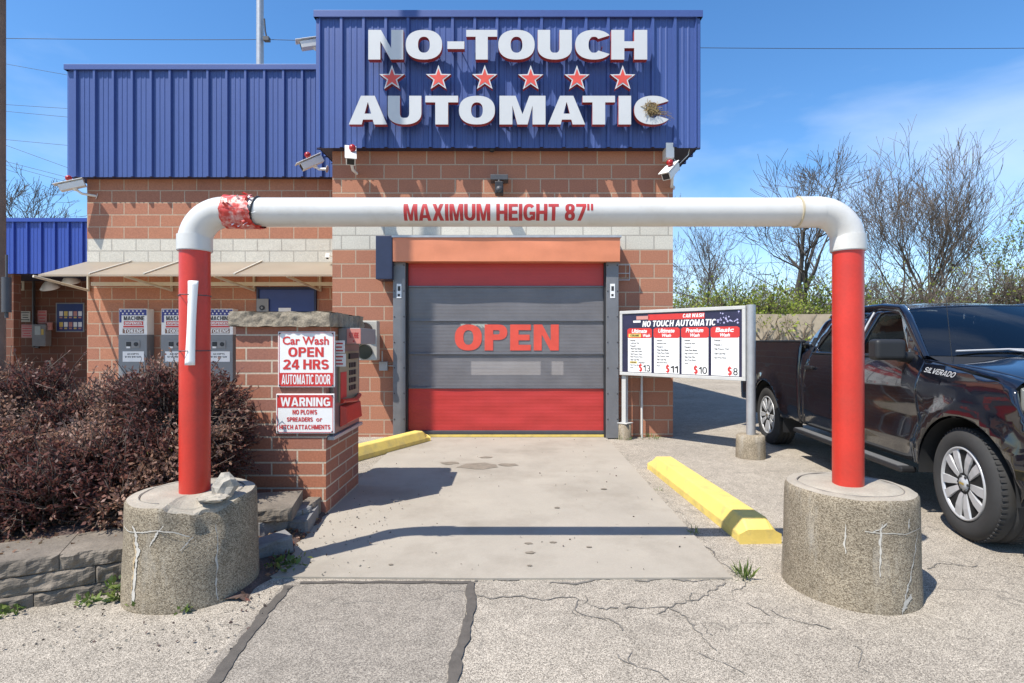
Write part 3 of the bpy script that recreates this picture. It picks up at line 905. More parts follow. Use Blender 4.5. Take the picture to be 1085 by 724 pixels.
# frosted plastic canopy on the wing
def canopy_mat():
    m = mat('canopy_sheet', (0.44, 0.40, 0.33), rough=0.5, var=0.1, scale=1.5)
    t = m.node_tree; o = t.nodes['Material Output']; b = t.nodes['Principled BSDF']
    tr = t.nodes.new('ShaderNodeBsdfTransparent'); tr.inputs['Color'].default_value = (1.0, .86, .66, 1)
    tl_ = t.nodes.new('ShaderNodeBsdfTranslucent'); tl_.inputs['Color'].default_value = (.75, .62, .45, 1)
    a = t.nodes.new('ShaderNodeMixShader'); a.inputs['Fac'].default_value = .30
    c_ = t.nodes.new('ShaderNodeMixShader'); c_.inputs['Fac'].default_value = .30
    t.links.new(b.outputs[0], a.inputs[1]); t.links.new(tl_.outputs[0], a.inputs[2])
    t.links.new(a.outputs[0], c_.inputs[1]); t.links.new(tr.outputs[0], c_.inputs[2]); t.links.new(c_.outputs[0], o.inputs['Surface'])
    return m
cn_top, cn_y, cn_z = Z(277.5, WL), 8.62, Z(291, 8.62)
s = MB()
s.add([(LX0 - .01, WL, cn_top), (TX0 - .004, WL, cn_top), (TX0 - .004, cn_y, cn_z), (LX0 - .01, cn_y, cn_z),
       (LX0 - .01, WL, cn_top - .03), (TX0 - .004, WL, cn_top - .03), (TX0 - .004, cn_y, cn_z - .03), (LX0 - .01, cn_y, cn_z - .03)],
      [(3, 2, 1, 0), (4, 5, 6, 7), (0, 1, 5, 4), (1, 2, 6, 5), (2, 3, 7, 6), (3, 0, 4, 7)])
cpy = s.build('canopy', canopy_mat(), bld)
s = MB()
for px in (140, 192, 278):
    t = Vector((X(px, WL) , WL - .02, cn_top + .004)); b_ = Vector((X(px, WL) - .02, cn_y, cn_z + .004))
    s.box(t.x - .015, t.x + .015, 0, 1, 0, .018, T=Matrix(((1, 0, 0, 0), (0, b_.y - t.y, 0, t.y), (0, b_.z - t.z, 1, t.z), (0, 0, 0, 1))))
s.build('standing_seam', mat('canopy_seam', (0.48, 0.44, 0.37), rough=0.5), cpy)
s = MB(); s.box(X(100, 9.5), TX0 - .01, 9.42, 9.46, Z(303.5, 9.5), Z(299.5, 9.5)); s.build('canopy_rail', m_beige, cpy)
for px in (95, 183, 270, 340):
    s = MB()
    x = X(px, WL)
    s.tube([(x, WL - .02, Z(308, WL)), (x - .25, 8.75, cn_z - .01)], .022, 6)
    s.tube([(x, WL - .03, Z(309, WL)), (x, WL - .03, cn_top - .04)], .025, 6)
    s.build('canopy_bracket', m_beige, cpy)
# blue service door in the wing
s = MB()
bx0, bx1, bz1 = X(273, WL), X(336, WL), Z(304.5, WL)
s.box(bx0 + .04, bx1 - .04, WL - .03, WL - .004, 0, bz1 - .04)
sdoor = s.build('door', m_bluedoor, bld, bevel=.004)
s = MB(); s.box(bx0, bx0 + .038, WL - .05, WL - .003, 0, bz1); s.box(bx1 - .038, bx1, WL - .05, WL - .003, 0, bz1); s.box(bx0 + .039, bx1 - .039, WL - .049, WL - .003, bz1 - .038, bz1)
s.build('door_frame', mat('navy_frame', (0.01, 0.014, 0.05), rough=0.5), sdoor)
s = MB(); s.box(X(273.5, WL), X(286, WL), WL - .06, WL - .052, Z(340, WL), Z(317, WL)); s.tube([(X(279.5, WL), WL - .075, Z(326.5, WL)), (X(279.5, WL), WL - .055, Z(326.5, WL))], .045, 14, 1)
s.tube([(X(279.5, WL), WL - .08, Z(326.5, WL)), (X(279.5, WL), WL - .076, Z(326.5, WL))], .02, 12)
s.build('lock_plate', [m_grey, m_black], sdoor)
s = MB(); s.box(X(296, WL), X(309, WL), WL - .034, WL - .031, Z(340, WL), Z(326.5, WL)); s.build('notice', m_paper, sdoor)

# ------------------------------------------------------------------ sign: channel letters and stars
sg = empty('wall_sign', (0, 7.82, 4.6), 'white channel letters reading NO-TOUCH AUTOMATIC with six red stars on blue fascia', 'sign')
LY = 7.80
LETT = [('N', 390.2, 427.3), ('O', 429.9, 468.4), ('-', 474, 492), ('T', 494, 526.8), ('O', 528, 566.5), ('U', 569.8, 605.9), ('C', 609.5, 646), ('H', 647.7, 685.8)]
LET2 = [('A', 369.5, 410), ('U', 410.9, 446.5), ('T', 450.6, 485.4), ('O', 486.3, 524.4), ('M', 529.2, 578), ('A', 580.8, 620), ('T', 617.3, 651.7), ('I', 655.4, 668.7), ('C', 672, 708.5)]
def channel(ch, x0, x1, y0, y1):
    w, g = glyph(ch, .29, .23)
    if ch == 'I': w, g = .29, [rect(0, 0, .29, 1)]
    xs = [p[0] for pc in g for c in pc for p in c]; ys = [p[1] for pc in g for c in pc for p in c]
    ax, bx, ay, by = min(xs), max(xs), min(ys), max(ys)
    X0, X1, Z0, Z1 = X(x0, LY), X(x1, LY), Z(y1, LY), Z(y0, LY)
    mb = MB()
    for pc in g:
        V, Fc, S = flat_fill(pc, 0, 1)
        vs = [(X0 + (x - ax) / (bx - ax) * (X1 - X0), LY + n * .085, Z0 + (y - ay) / (by - ay) * (Z1 - Z0)) for x, y, n in V]
        mb.add(vs, Fc, 0); mb.add(vs, S, 1)
        back = [(vx, LY + .0852, vz) for vx, vy, vz in vs]
        mb.add(back, [f[::-1] for f in Fc], 1)
    # stand-off studs back to the ribs
    for fx in (.2, .8):
        mb.tube([(X0 + (X1 - X0) * (fx if ch not in 'T' else .5), LY + .06, (Z0 + Z1) / 2), (X0 + (X1 - X0) * (fx if ch not in 'T' else .5), YF, (Z0 + Z1) / 2)], .008, 5, 1)
    mb.build('letter', [m_letter, m_letside], sg)
for ch, a, b in LETT:
    if ch == '-': channel(ch, a, b, 44, 52)
    else: channel(ch, a, b, 31.8, 63.2)
for ch, a, b in LET2: channel(ch, a, b, 101.6, 132)
for px, py in ((415.3, 83), (464.6, 83), (513.6, 83), (562.3, 83.3), (611.3, 83.3), (659.8, 83.3)):
    c = P(px, py, LY)
    def star(r, ri): return [(c.x + (r if k % 2 == 0 else ri) * math.sin(k * math.pi / 5), c.z + (r if k % 2 == 0 else ri) * math.cos(k * math.pi / 5)) for k in range(10)]
    mb = MB()
    V, Fc, S = flat_fill([star(.192, .078)], 0, 1)
    vs = [(x, LY + n * .075, z) for x, z, n in V]
    mb.add(vs, Fc, 0); mb.add(vs, S, 1); mb.add([(x, y + .0752 if y < LY + .01 else y, z) for x, y, z in vs], [f[::-1] for f in Fc], 1)
    mb.tube([(c.x, LY + .06, c.z), (c.x, YF, c.z)], .01, 5, 1)
    st = mb.build('star', [m_letter, m_letside], sg)
    mb = MB(); V, Fc, S = flat_fill([star(.142, .055)], 0, 1)
    vs = [(x, LY - .004 + n * .003, z) for x, z, n in V]; mb.add(vs, Fc, 0); mb.add(vs, S, 0)
    mb.build('star_face', m_star, st)
# bird nest wedged in the last letter
s = MB(); rnd = random.Random(8)
nc = P(689, 117, LY + .03)
for i in range(170):
    a = rnd.uniform(0, 2 * math.pi); r = rnd.uniform(.02, .10)
    p = nc + Vector((r * math.cos(a), rnd.uniform(-.06, .06), r * .85 * math.sin(a)))
    d = Vector((rnd.uniform(-1, 1), rnd.uniform(-.5, .5), rnd.uniform(-.7, .7))).normalized() * rnd.uniform(.04, .11)
    s.tube([p - d, p + d * .3 + Vector((0, 0, .01)), p + d], .0035, 3)
for i in range(12):
    p = nc + Vector((.05, 0, -.02)); s.tube([p, p + Vector((rnd.uniform(.05, .16), rnd.uniform(-.04, .04), rnd.uniform(-.06, .02))), p + Vector((rnd.uniform(.15, .3), rnd.uniform(-.04, .04), rnd.uniform(-.12, .0)))], .003, 3)
tag(s.build('bird_nest', mat('straw', (0.36, 0.27, 0.13), rough=0.9, var=0.4, scale=30)), 'straw bird nest wedged inside the final C of AUTOMATIC', 'bird nest')

# ------------------------------------------------------------------ self service bay at far left
BY, BB = 13.0, 14.6
bay = empty('wash_bay_building', (-10, BY, 0), 'low self service wash bay with bright blue ribbed fascia left of the main building', 'building')
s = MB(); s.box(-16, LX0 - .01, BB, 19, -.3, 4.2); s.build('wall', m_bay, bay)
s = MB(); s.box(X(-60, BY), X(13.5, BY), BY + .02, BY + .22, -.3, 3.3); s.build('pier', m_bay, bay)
s = MB(); rib_sheet(s, (-16, BY - .05, 0), (LX0 - .02, BY - .05, 0), (0, -1, 0), Z(290.5, BY), Z(233, BY)); bf = s.build('fascia', m_blueb, bay)
s = MB(); s.box(-16, LX0 - .02, BY - .046, BB, Z(290.5, BY) + .01, Z(290.5, BY) + .06); s.build('soffit', m_soffit, bf)
s = MB(); s.box(-16, LX0 - .02, BY - .11, BY + .02, Z(236, BY), Z(233, BY) + .02); s.box(-16, LX0 - .02, BY, 19, Z(237, BY) - .05, Z(237, BY)); s.build('coping', m_blueb, bf)
def wallfr(y): return Frame((0, y, 0))
def bay_box(name, x0, x1, y0, y1, m, label, cat, depth=.02, group=None, extra=None):
    d = BB
    r = empty(name, (X((x0 + x1) / 2, d), d, Z(y1, d)), label, cat, group)
    s_ = MB(); s_.box(X(x0, d), X(x1, d), d - depth, d - .002, Z(y1, d), Z(y0, d)); s_.build('panel', m, r, bevel=.003)
    if extra: extra(r, d - depth)
    return r
m_signbeige = mat('sign_beige', (0.5, 0.45, 0.36), rough=0.6)
m_signpink = mat('sign_pink', (0.52, 0.24, 0.2), rough=0.6)
def lines(x0, x1, y0, y1, n, m):
    def f(r, y):
        s_ = MB(); fr = Frame((0, y, 0)); rnd_ = random.Random(int(x0))
        for i in range(n):
            zz = Z(y0 + (y1 - y0) * (i + .6) / (n + .4), BB); w_ = (X(x1, BB) - X(x0, BB)) * rnd_.uniform(.55, .85)
            c = X((x0 + x1) / 2, BB); h_ = .16 * (Z(y0, BB) - Z(y1, BB)) / n * 2
            plate(s_, fr, c - w_ / 2, c + w_ / 2, zz - h_ / 2, zz + h_ / 2, .0005, .001)
        s_.build('print', m, r)
    return f
def one(r, y):
    s_ = MB(); write(s_, '1', Frame((0, y, 0)), X(22, BB), Z(302.8, BB), .07, .17, n=.001); s_.build('numeral', m_ink, r)
bay_box('bay_number_sign', 18, 26, 298, 308, m_signbeige, 'small square sign with the numeral 1 high on the bay wall', 'sign', .012, extra=one)
bay_box('notice_sign', 22, 32.5, 330, 341, m_signbeige, 'beige notice left of the conduit on the bay wall, upper of two', 'sign', .012, extra=lines(22, 32.5, 330, 341, 4, m_ink))
bay_box('notice_sign', 23, 35, 344, 358, m_signpink, 'pink notice left of the conduit on the bay wall, lower of two', 'sign', .012, extra=lines(23, 35, 344, 358, 5, m_redtx))
bay_box('notice_sign', 40, 50, 329, 343, m_signpink, 'reddish notice above the keypad box in the wash bay', 'sign', .012, extra=lines(40, 50, 329, 343, 4, m_redtx))
s = MB(); x = X(37.5, BB); s.tube([(x, BB - .05, Z(292, BB)), (x, BB - .05, Z(368, BB)), (x + .15, BB - .05, Z(368, BB))], .035, 8)
tag(s.build('wall_conduit', m_dark), 'dark vertical conduit running down the wash bay wall', 'conduit')
kp = empty('control_box', (X(49, BB), BB, Z(368, BB)), 'grey coin and keypad control box mounted in the wash bay', 'control box')
s = MB(); s.box(X(41, BB), X(55, BB), BB - .2, BB - .01, Z(367, BB), Z(344, BB)); s.build('housing', m_grey, kp, bevel=.01)
s = MB(); s.box(X(44, BB), X(50, BB), BB - .206, BB - .201, Z(355, BB), Z(346, BB)); s.build('screen', mat('pale_screen', (.45, .5, .5), rough=.2), kp)
s = MB(); s.box(X(50.5, BB), X(53, BB), BB - .206, BB - .201, Z(355, BB), Z(349, BB)); s.build('keypad', m_yellow, kp)
s = MB(); s.tube([(X(57, BB), BB - .12, Z(350, BB)), (X(57, BB), BB - .12, Z(342, BB))], .06, 8); s.build('hose_holder', m_signpink, kp)
po = empty('wash_menu_poster', (X(74, BB), BB, Z(352, BB)), 'blue framed poster of product pictures on the wash bay wall', 'poster')
s = MB(); s.box(X(60, BB), X(90, BB), BB - .03, BB - .003, Z(352, BB), Z(321, BB)); s.build('frame', m_grey, po, bevel=.004)
s = MB(); s.box(X(61.3, BB), X(88.7, BB), BB - .034, BB - .031, Z(350.8, BB), Z(322.2, BB)); pb = s.build('print_sheet', mat('poster_blue', (.03, .05, .16), rough=.4), po)
s = MB(); rnd = random.Random(2); mi = 0
for j, yy in enumerate((330, 341.5)):
    for i in range(5):
        x = 64 + i * 5
        plate(s, Frame((0, BB - .035, 0)), X(x, BB), X(x + 3.8, BB), Z(yy + 5, BB), Z(yy, BB), 0, .001, [0, 1, 0, 2, 0][(i + j) % 5])
        plate(s, Frame((0, BB - .035, 0)), X(x + .3, BB), X(x + 3.2, BB), Z(yy + 7.4, BB), Z(yy + 5.8, BB), 0, .001, [2, 1][i % 2])
s.build('pictures', [m_paper, m_yellow, m_signpink], po)
for px, py, lb in ((53, 305, 'round white lamp under the wash bay roof nearer the pole'), (75, 299, 'round white lamp under the wash bay roof nearer the canopy')):
    r = empty('bay_lamp', (X(px, 14), 14, Z(py, 14)), lb, 'lamp', 'lamps in the wash bay')
    T = Matrix.Translation((X(px, 14), 14, Z(py, 14))) @ Matrix.Rotation(R(25), 4, 'X')
    s = MB(); s.lathe([(.05, .18), (.12, .12), (.22, 0), (.21, -.02)], n=18, T=T); s.build('shade', m_camw, r)
    s = MB(); s.tube([(X(px, 14), 14, Z(py, 14) + .15), (X(px, 14), 14, Z(290, BY) + .01)], .02, 6); s.build('stem', m_grey, r)
bay_box('outlet_box', 50, 55, 382, 388, m_signbeige, 'small pale outlet box low on the wash bay wall', 'outlet', .04)

# ------------------------------------------------------------------ token machines
m_mach = mat('machine_grey', (0.20, 0.205, 0.21), rough=0.45, var=0.08)
m_navy = mat('flag_blue', (0.035, 0.04, 0.20), rough=0.5)
mw = .5
def make_machine():
    r = empty('token_machine', (0, 0, 0), ' ', 'token machine', 'token machines under the canopy')
    LOCAL.add(r.name)
    d = .2
    z0, zs, zt = .75, Z(355, WL), Z(328, WL)
    s_ = MB(); s_.box(-mw/2, mw/2, -d, -.003, z0, zs - .002); s_.build('cabinet', m_mach, r, bevel=.008)
    s_ = MB(); s_.box(-mw/2 + .004, mw/2 - .004, -d + .01, -.004, zs, zt); top = s_.build('sign_panel', m_paper, r, bevel=.004)
    fr = Frame((0, -d + .009, 0))
    s_ = MB(); plate(s_, fr, -mw/2 + .012, mw/2 - .012, zt - .115, zt - .012, .0005, .001); plate(s_, fr, -mw/2 + .012, -mw/2 + .05, zt - .24, zt - .115, .0005, .001)
    s_.build('flag_band', m_navy, top)
    s_ = MB(); rnd_ = random.Random(3)
    for k in range(13):
        cx = -mw/2 + .04 + (k % 7) * .07 + (.035 if k > 6 else 0); cy = zt - (.04 if k < 7 else .085); q = .021
        pts = [(cx + (q if j % 2 == 0 else q * .42) * math.sin(j * math.pi / 5), cy + (q if j % 2 == 0 else q * .42) * math.cos(j * math.pi / 5)) for j in range(10)]
        if cx + q < mw / 2 - .02: V, Fc, _ = flat_fill([pts], 0); s_.add([fr(x, y, .002) for x, y, _z in V], Fc)
    s_.build('stars', m_paper, top)
    s_ = MB()
    write(s_, 'MACHINE', fr, .02, zt - .165, .36, .072, n=.0022)
    plate(s_, fr, -.16, .18, zt - .285, zt - .218, .0005, .001, 1)
    write(s_, 'DISPENSES', fr, .01, zt - .252, .30, .045, n=.0022, mi=2)
    plate(s_, fr, -.17, .19, zt - .328, zt - .298, .0005, .001, 1)
    plate(s_, fr, -.18, .19, zt - .43, zt - .345, .0005, .001, 3)
    write(s_, 'TOKENS', fr, .01, zt - .388, .33, .068, n=.0022, mi=2)
    s_.build('lettering', [m_ink, m_redtx, m_paper, mat('brown_print', (.22, .12, .08), rough=.6)], top)
    fr = Frame((0, -d, 0))
    s_ = MB(); plate(s_, fr, -.12, .13, zs - .23, zs - .1, .002, .012); s_.build('slot_plate', m_grey, r, bevel=.004)
    s_ = MB(); plate(s_, fr, -.10, -.02, zs - .20, zs - .125, .013, .018); c = fr(.07, zs - .165, .013); s_.tube([c, c + Vector((0, -.01, 0))], .036, 14); s_.build('coin_slot', m_black, r)
    s_ = MB(); plate(s_, fr, -.095, -.03, zs - .235, zs - .205, .013, .02); s_.build('bill_tray', m_paper, r)
    s_ = MB(); plate(s_, fr, -.17, .2, zs - .47, zs - .29, .001, .005); lab = s_.build('price_card', m_paper, r)
    s_ = MB(); write(s_, 'ACCEPTS', fr, .01, zs - .335, .2, .028, n=.006); write(s_, '$1 $5 $10 $20', fr, .01, zs - .385, .28, .028, n=.006); s_.build('print', m_ink, lab)
    return r
def kids(o): return [c for c in bpy.data.objects if c.parent == o]
def copy_tree(o, parent=None):
    c = o.copy(); COL.objects.link(c)
    if parent: c.parent = parent
    for ch in kids(o): copy_tree(ch, c)
    return c
mach = make_machine()
mk = copy_tree(mach); mk2 = copy_tree(mach)
for o, px, lb in ((mach, 140.5, 'grey token machine standing clear of the red post, nearest the wash bay'), (mk, 185.5, 'grey token machine partly hidden by the left red post, middle of three'),
                  (mk2, 231.5, 'grey token machine nearest the blue service door, beside the brick pillar')):
    o.location = (X(px, 9.4), WL, 0); o['label'] = lb
LOCAL.update(o.name for o in (mach, mk, mk2))

# ------------------------------------------------------------------ security cameras and small wall fittings
def cctv(px, py, d, aim, label, length=.34, arm=(0.25, .1, -.06), beacon=True, sc=1.22):
    p = P(px, py, d)
    r = empty('security_camera', p, label, 'security camera', 'white security cameras on the building')
    LOCAL.add(r.name)
    q = Vector(aim).normalized()
    side = q.cross(Vector((0, 0, 1))).normalized(); up = side.cross(q)
    M_ = Matrix((q, side, up)).transposed().to_4x4()
    L = length * sc
    s_ = MB()
    pr = [(-.052*sc, -.05*sc), (.052*sc, -.05*sc), (.056*sc, .03*sc), (.03*sc, .05*sc), (-.03*sc, .05*sc), (-.056*sc, .03*sc)]
    TT = M_ @ Matrix(((0, 0, 1, -L/2), (1, 0, 0, 0), (0, 1, 0, 0), (0, 0, 0, 1)))
    s_.prism(pr, 0, L * .9, T=TT); s_.build('housing', m_camw, r, bevel=.006)
    s_ = MB(); s_.box(-L * .52, L * .54, -.066*sc, .066*sc, .052*sc, .062*sc, T=M_); s_.build('sunshield', m_camw, r, bevel=.004)
    s_ = MB(); s_.box(L * .4, L * .408, -.042*sc, .042*sc, -.04*sc, .03*sc, T=M_); s_.build('lens_window', m_black, r)
    s_ = MB(); a = M_ @ Vector((-L * .1, 0, -.055 * sc)); e = Vector(arm)
    s_.tube([a, a + Vector((e.x * .3, e.y * .3, e.z)), a + e], .018 * sc, 8); s_.sphere(a, .032 * sc, 6)
    s_.tube([a + e - e.normalized() * .004, a + e], .05 * sc, 10)
    s_.build('arm', m_camw, r)
    if beacon:
        s_ = MB(); s_.sphere(M_ @ Vector((-L * .05, -.02 * sc, .10 * sc)), .042 * sc, 7); s_.build('beacon', mat('beacon_red', (.35, .015, .015), rough=.3), r)
    return r
cctv(329, 173, 8.75, (-.75, -.45, -.55), 'white security camera beside the tower corner above the canopy side', arm=(.20, .0, -.05))
cctv(371.5, 166, 7.85, (.22, -.7, -.65), 'white security camera under the fascia above the left of the bar', arm=(.02, .33, -.12))
cctv(710, 182, 7.95, (-.55, -.6, -.6), 'white security camera at the right corner of the tower under the fascia', arm=(.05, .23, -.13))
cctv(75, 197, 9.35, (-.8, -.4, -.35), 'white security camera at the left end of the wing under the fascia', arm=(.18, .24, -.06))
cctv(330, 47, 8.5, (-.85, -.3, -.3), 'white security camera high on the left side of the blue tower', arm=(.25, .05, -.05), beacon=False)
cctv(347, 272, 9.3, (.2, -.7, -.5), 'tiny white camera at the canopy corner beside the tower', sc=.45, arm=(.0, .29, .05), beacon=False)
r = empty('flood_light', P(529, 203, 8.0), 'dark flood light on a bracket centred above the door', 'flood light'); LOCAL.add(r.name)
s = MB(); s.box(-.13, .13, -.02, .187, .17, .25); s.build('bracket', m_dark, r, bevel=.006)
s = MB(); s.box(-.06, .06, -.12, .04, -.06, .12); s.tube([(0, 0, .16), (0, -.03, .1)], .03, 8); s.build('lamp_head', m_black, r, bevel=.02)
s = MB(); s.sphere((0, -.11, .0), .05, 8); s.build('lens', m_dark, r)
r = empty('dome_camera', P(521.5, 159, 8.1), 'little dark dome camera under the middle of the fascia', 'dome camera'); LOCAL.add(r.name)
s = MB(); s.tube([(0, 0, 0.02), (0, 0, .08)], .06, 12); s.build('mount', m_grey, r)
s = MB(); s.sphere((0, 0, 0.015), .05, 8); s.build('dome', m_black, r)
s = MB()
c = P(708, 161, 8.1); s.box(c.x - .06, c.x + .06, 8.0, 8.19, c.z - .12, c.z + .1)
s.tube([c, c + Vector((.15, -.02, -.2)), c + Vector((.3, 0, -.05)), c + Vector((.34, 0, .15))], .006, 5)
tag(s.build('junction_box', m_camw), 'pale junction box with loose cable under the fascia right corner', 'junction box')
s = MB(); s.box(X(401, 8.1), X(410, 8.1), 8.13, 8.188, Z(393, 8.1), Z(383.5, 8.1)); s.tube([(X(404, 8.1), 8.16, Z(384, 8.1)), (X(404, 8.1), 8.16, Z(372, 8.1))], .012, 6); s.tube([(X(410, 8.1), 8.16, Z(388, 8.1)), (X(417, 8.1), 8.16, Z(388, 8.1))], .01, 6)
tag(s.build('junction_box', m_galv, bevel=.004), 'small grey junction box on the blocks left of the door rail', 'junction box')
# stop and go lamp
tl = empty('signal_light', P(391, 382, 7.9), 'beige two lamp signal box on the wall beside the pay station', 'signal light')
x0, x1 = X(374, 7.78), X(399.5, 7.78)
s = MB(); s.box(x0, x1, 7.78, 7.95, Z(382, 7.78), Z(340, 7.78)); s.box(x0 + .08, x1 - .08, 7.951, 8.188, Z(372, 7.8), Z(350, 7.8)); s.build('housing', mat('signal_beige', (.42, .39, .33), rough=.5), tl, bevel=.01)
for yy, mm in ((350, mat('lens_red', (.10, .02, .02), rough=.2)), (373, mat('lens_dark', (.02, .025, .02), rough=.2))):
    c = Vector((X(386.5, 7.78), 7.779, Z(yy, 7.78)))
    s = MB(); s.tube([c + Vector((0, .005, 0)), c + Vector((0, -.012, 0))], .105, 20); l = s.build('lens', mm, tl)
    s = MB(); n = 16; vs = []
    for k in range(n + 1):
        a = R(-20 + 220 * k / n)
        vs += [(c.x + .113 * math.cos(a), c.y, c.z + .113 * math.sin(a)), (c.x + .113 * math.cos(a), c.y - .14 * max(.25, math.sin(a)), c.z + .113 * math.sin(a))]
    s.add(vs, [(2*k, 2*k+1, 2*k+3, 2*k+2) for k in range(n)], smooth=True); s.build('visor', m_black, l)

# ------------------------------------------------------------------ brick pay pillar
PX0, PX1, PY0, PY1, PZ = X(250, 4.475), -1.545, 4.475, 5.42, 1.572
pil = empty('brick_pillar', ((PX0 + PX1) / 2, PY0, 0), 'square brick pillar with a rough stone cap beside the drive', 'pillar')
s = MB(); s.box(PX0, PX1, PY0, PY1, -.05, PZ); s.build('shaft', m_brick, pil)
s = MB()
def capf(face):
    def fn(u, v):
        x0, x1, y0, y1 = PX0 - .04, PX1 + .045, PY0 - .05, PY1 + .05
        z0, z1 = PZ + .002, PZ + .125
        if face == 0: p = Vector((x0 + (x1 - x0) * u, y0, z0 + (z1 - z0) * v)); o = Vector((0, -1, 0))
        elif face == 1: p = Vector((x1, y0 + (y1 - y0) * u, z0 + (z1 - z0) * v)); o = Vector((1, 0, 0))
        elif face == 2: p = Vector((x1 - (x1 - x0) * u, y1, z0 + (z1 - z0) * v)); o = Vector((0, 1, 0))
        elif face == 3: p = Vector((x0, y1 - (y1 - y0) * u, z0 + (z1 - z0) * v)); o = Vector((-1, 0, 0))
        elif face == 4: p = Vector((x0 + (x1 - x0) * u, y0 + (y1 - y0) * v, z1)); o = Vector((0, 0, 1))
        else: p = Vector((x0 + (x1 - x0) * u, y1 - (y1 - y0) * v, z0)); o = Vector((0, 0, -1))
        cut = Vector((fnoise(p, 9), fnoise(p + Vector((7, 0, 0)), 9), fnoise(p + Vector((0, 9, 0)), 9))) * .013 + Vector((fnoise(p, 24), fnoise(p + Vector((7, 0, 0)), 24), 0)) * .012
        if face >= 4: cut.z *= .2
        return p + cut
    return fn
for k in range(6): s.grid(capf(k), 40 if k % 2 == 0 or k > 3 else 40, 10 if k < 4 else 20)
s.build('cap', m_cap, pil)
PF = Frame((0, PY0 - .001, 0))
def wall_sign(px0, px1, py0, py1, d, label):
    r = empty('warning_sign', (X((px0 + px1) / 2, d), d, Z(py1, d)), label, 'sign')
    s_ = MB(); s_.box(X(px0, d), X(px1, d), d, PY0 - .003, Z(py1, d), Z(py0, d)); s_.build('board', m_paper, r, bevel=.003)
    s_ = MB()
    for a in (px0 + 2, px1 - 2):
        for b in (py0 + 2, py1 - 2): c = P(a, b, d); s_.tube([c, c + Vector((0, -.006, 0))], .007, 8)
    s_.build('screw', m_dark, r)
    return r
d = PY0 - .022
fr = Frame((0, d - .001, 0))
def tx(mb, t, xa, xb, ya, yb, mi=0, n=.001, **k): write(mb, t, fr, X((xa + xb) / 2, d), Z((ya + yb) / 2, d), X(xb, d) - X(xa, d), Z(ya, d) - Z(yb, d), n=n, mi=mi, **k)
def outline(mb, xa, xb, ya, yb, t=.6, mi=0):
    for a, b, c, e in ((xa, xb, ya, ya + t), (xa, xb, yb - t, yb), (xa, xa + t, ya + t, yb - t), (xb - t, xb, ya + t, yb - t)):
        plate(mb, fr, X(a, d), X(b, d), Z(e, d), Z(c, d), .0003, .0008, mi)
r = wall_sign(294.5, 354.5, 351.5, 410.5, d, 'white sign reading Car Wash OPEN 24 HRS AUTOMATIC DOOR, upper on the pillar')
s = MB(); outline(s, 295.5, 353.5, 352.5, 409.5)
plate(s, fr, X(296.4, d), X(352.6, d), Z(409, d), Z(395.2, d), .0003, .001)
tx(s, 'Car Wash', 299.5, 348.5, 356.5, 365.5, heavy=False, off=.024)
tx(s, 'OPEN', 305.5, 343, 368, 378.2, tv=.24, th=.19); tx(s, '24 HRS', 300, 348.5, 381, 391.5, tv=.24, th=.19, space=.28)
tx(s, 'AUTOMATIC DOOR', 298.5, 350, 397, 407.3, mi=1, n=.0022, tv=.22, th=.15, gap=.1, space=.3)
s.build('lettering', [m_redtx, m_paper], r)
r = wall_sign(292.5, 354, 417.5, 459.5, d, 'white WARNING no plows sign, lower on the brick pillar')
s = MB(); outline(s, 293.6, 353, 418.6, 458.5)
plate(s, fr, X(294.4, d), X(352, d), Z(432, d), Z(419.4, d), .0003, .001)
tx(s, 'WARNING', 297.5, 350, 421.3, 430.6, mi=1, n=.0022, tv=.24, th=.19)
tx(s, 'NO PLOWS', 310, 336, 434.2, 439.3); tx(s, 'SPREADERS', 304, 331.5, 442.2, 446.8)
tx(s, 'or', 335, 341.5, 443.2, 446.8, heavy=False, off=.02); tx(s, 'HITCH ATTACHMENTS', 296, 350, 450.2, 455)
s.build('lettering', [m_redtx, m_paper], r)

# pay station let into the right side of the pillar
pay = empty('pay_station', (PX1, 4.95, .6), 'grey and red pay station with a PAY HERE header on the pillar side', 'pay station')
m_stain = mat('stainless_steel', (.22, .21, .20), rough=.35, metal=.6, var=.1)
s = MB(); s.box(PX1 + .002, PX1 + .035, 4.56, 5.33, .66, 1.43); cab = s.build('cabinet', m_stain, pay, bevel=.004)
fs = Frame((PX1 + .036, 0, 0), (0, 1, 0), (0, 0, 1), (1, 0, 0))
s = MB(); plate(s, fs, 4.68, 5.25, .92, 1.36, .001, .012); s.build('keypad_panel', mat('panel_cream', (.30, .25, .16), rough=.45), cab)
s = MB(); plate(s, fs, 4.70, 4.86, .95, 1.18, .013, .018)
s.build('red_label', m_redtx, cab)
s = MB()
for i in range(4):
    for j in range(3): plate(s, fs, 4.95 + j * .075, 5.0 + j * .075, 1.0 + i * .07, 1.045 + i * .07, .013, .02)
s.build('button', m_black, cab)
s = MB(); plate(s, fs, 4.93, 5.2, 1.29, 1.34, .013, .03); s.build('card_slot', m_black, cab)
s = MB(); s.box(PX1 + .003, PX1 + .20, 4.78, 5.32, 1.425, 1.57); hd = s.build('header', m_grey, pay, bevel=.006)
fh = Frame((0, 4.779, 0))
s = MB(); plate(s, fh, PX1 + .085, PX1 + .205, 1.432, 1.564, 0, .012); hs = s.build('header_sign', mat('faded_pink_sign', (.55, .22, .18), rough=.5), hd)
s = MB(); write(s, 'PAY HERE', fh, PX1 + .145, 1.505, .085, .05, n=.0135); plate(s, fh, PX1 + .138, PX1 + .152, 1.446, 1.46, .0125, .0135); s.build('lettering', m_redworn, hs)
s = MB()
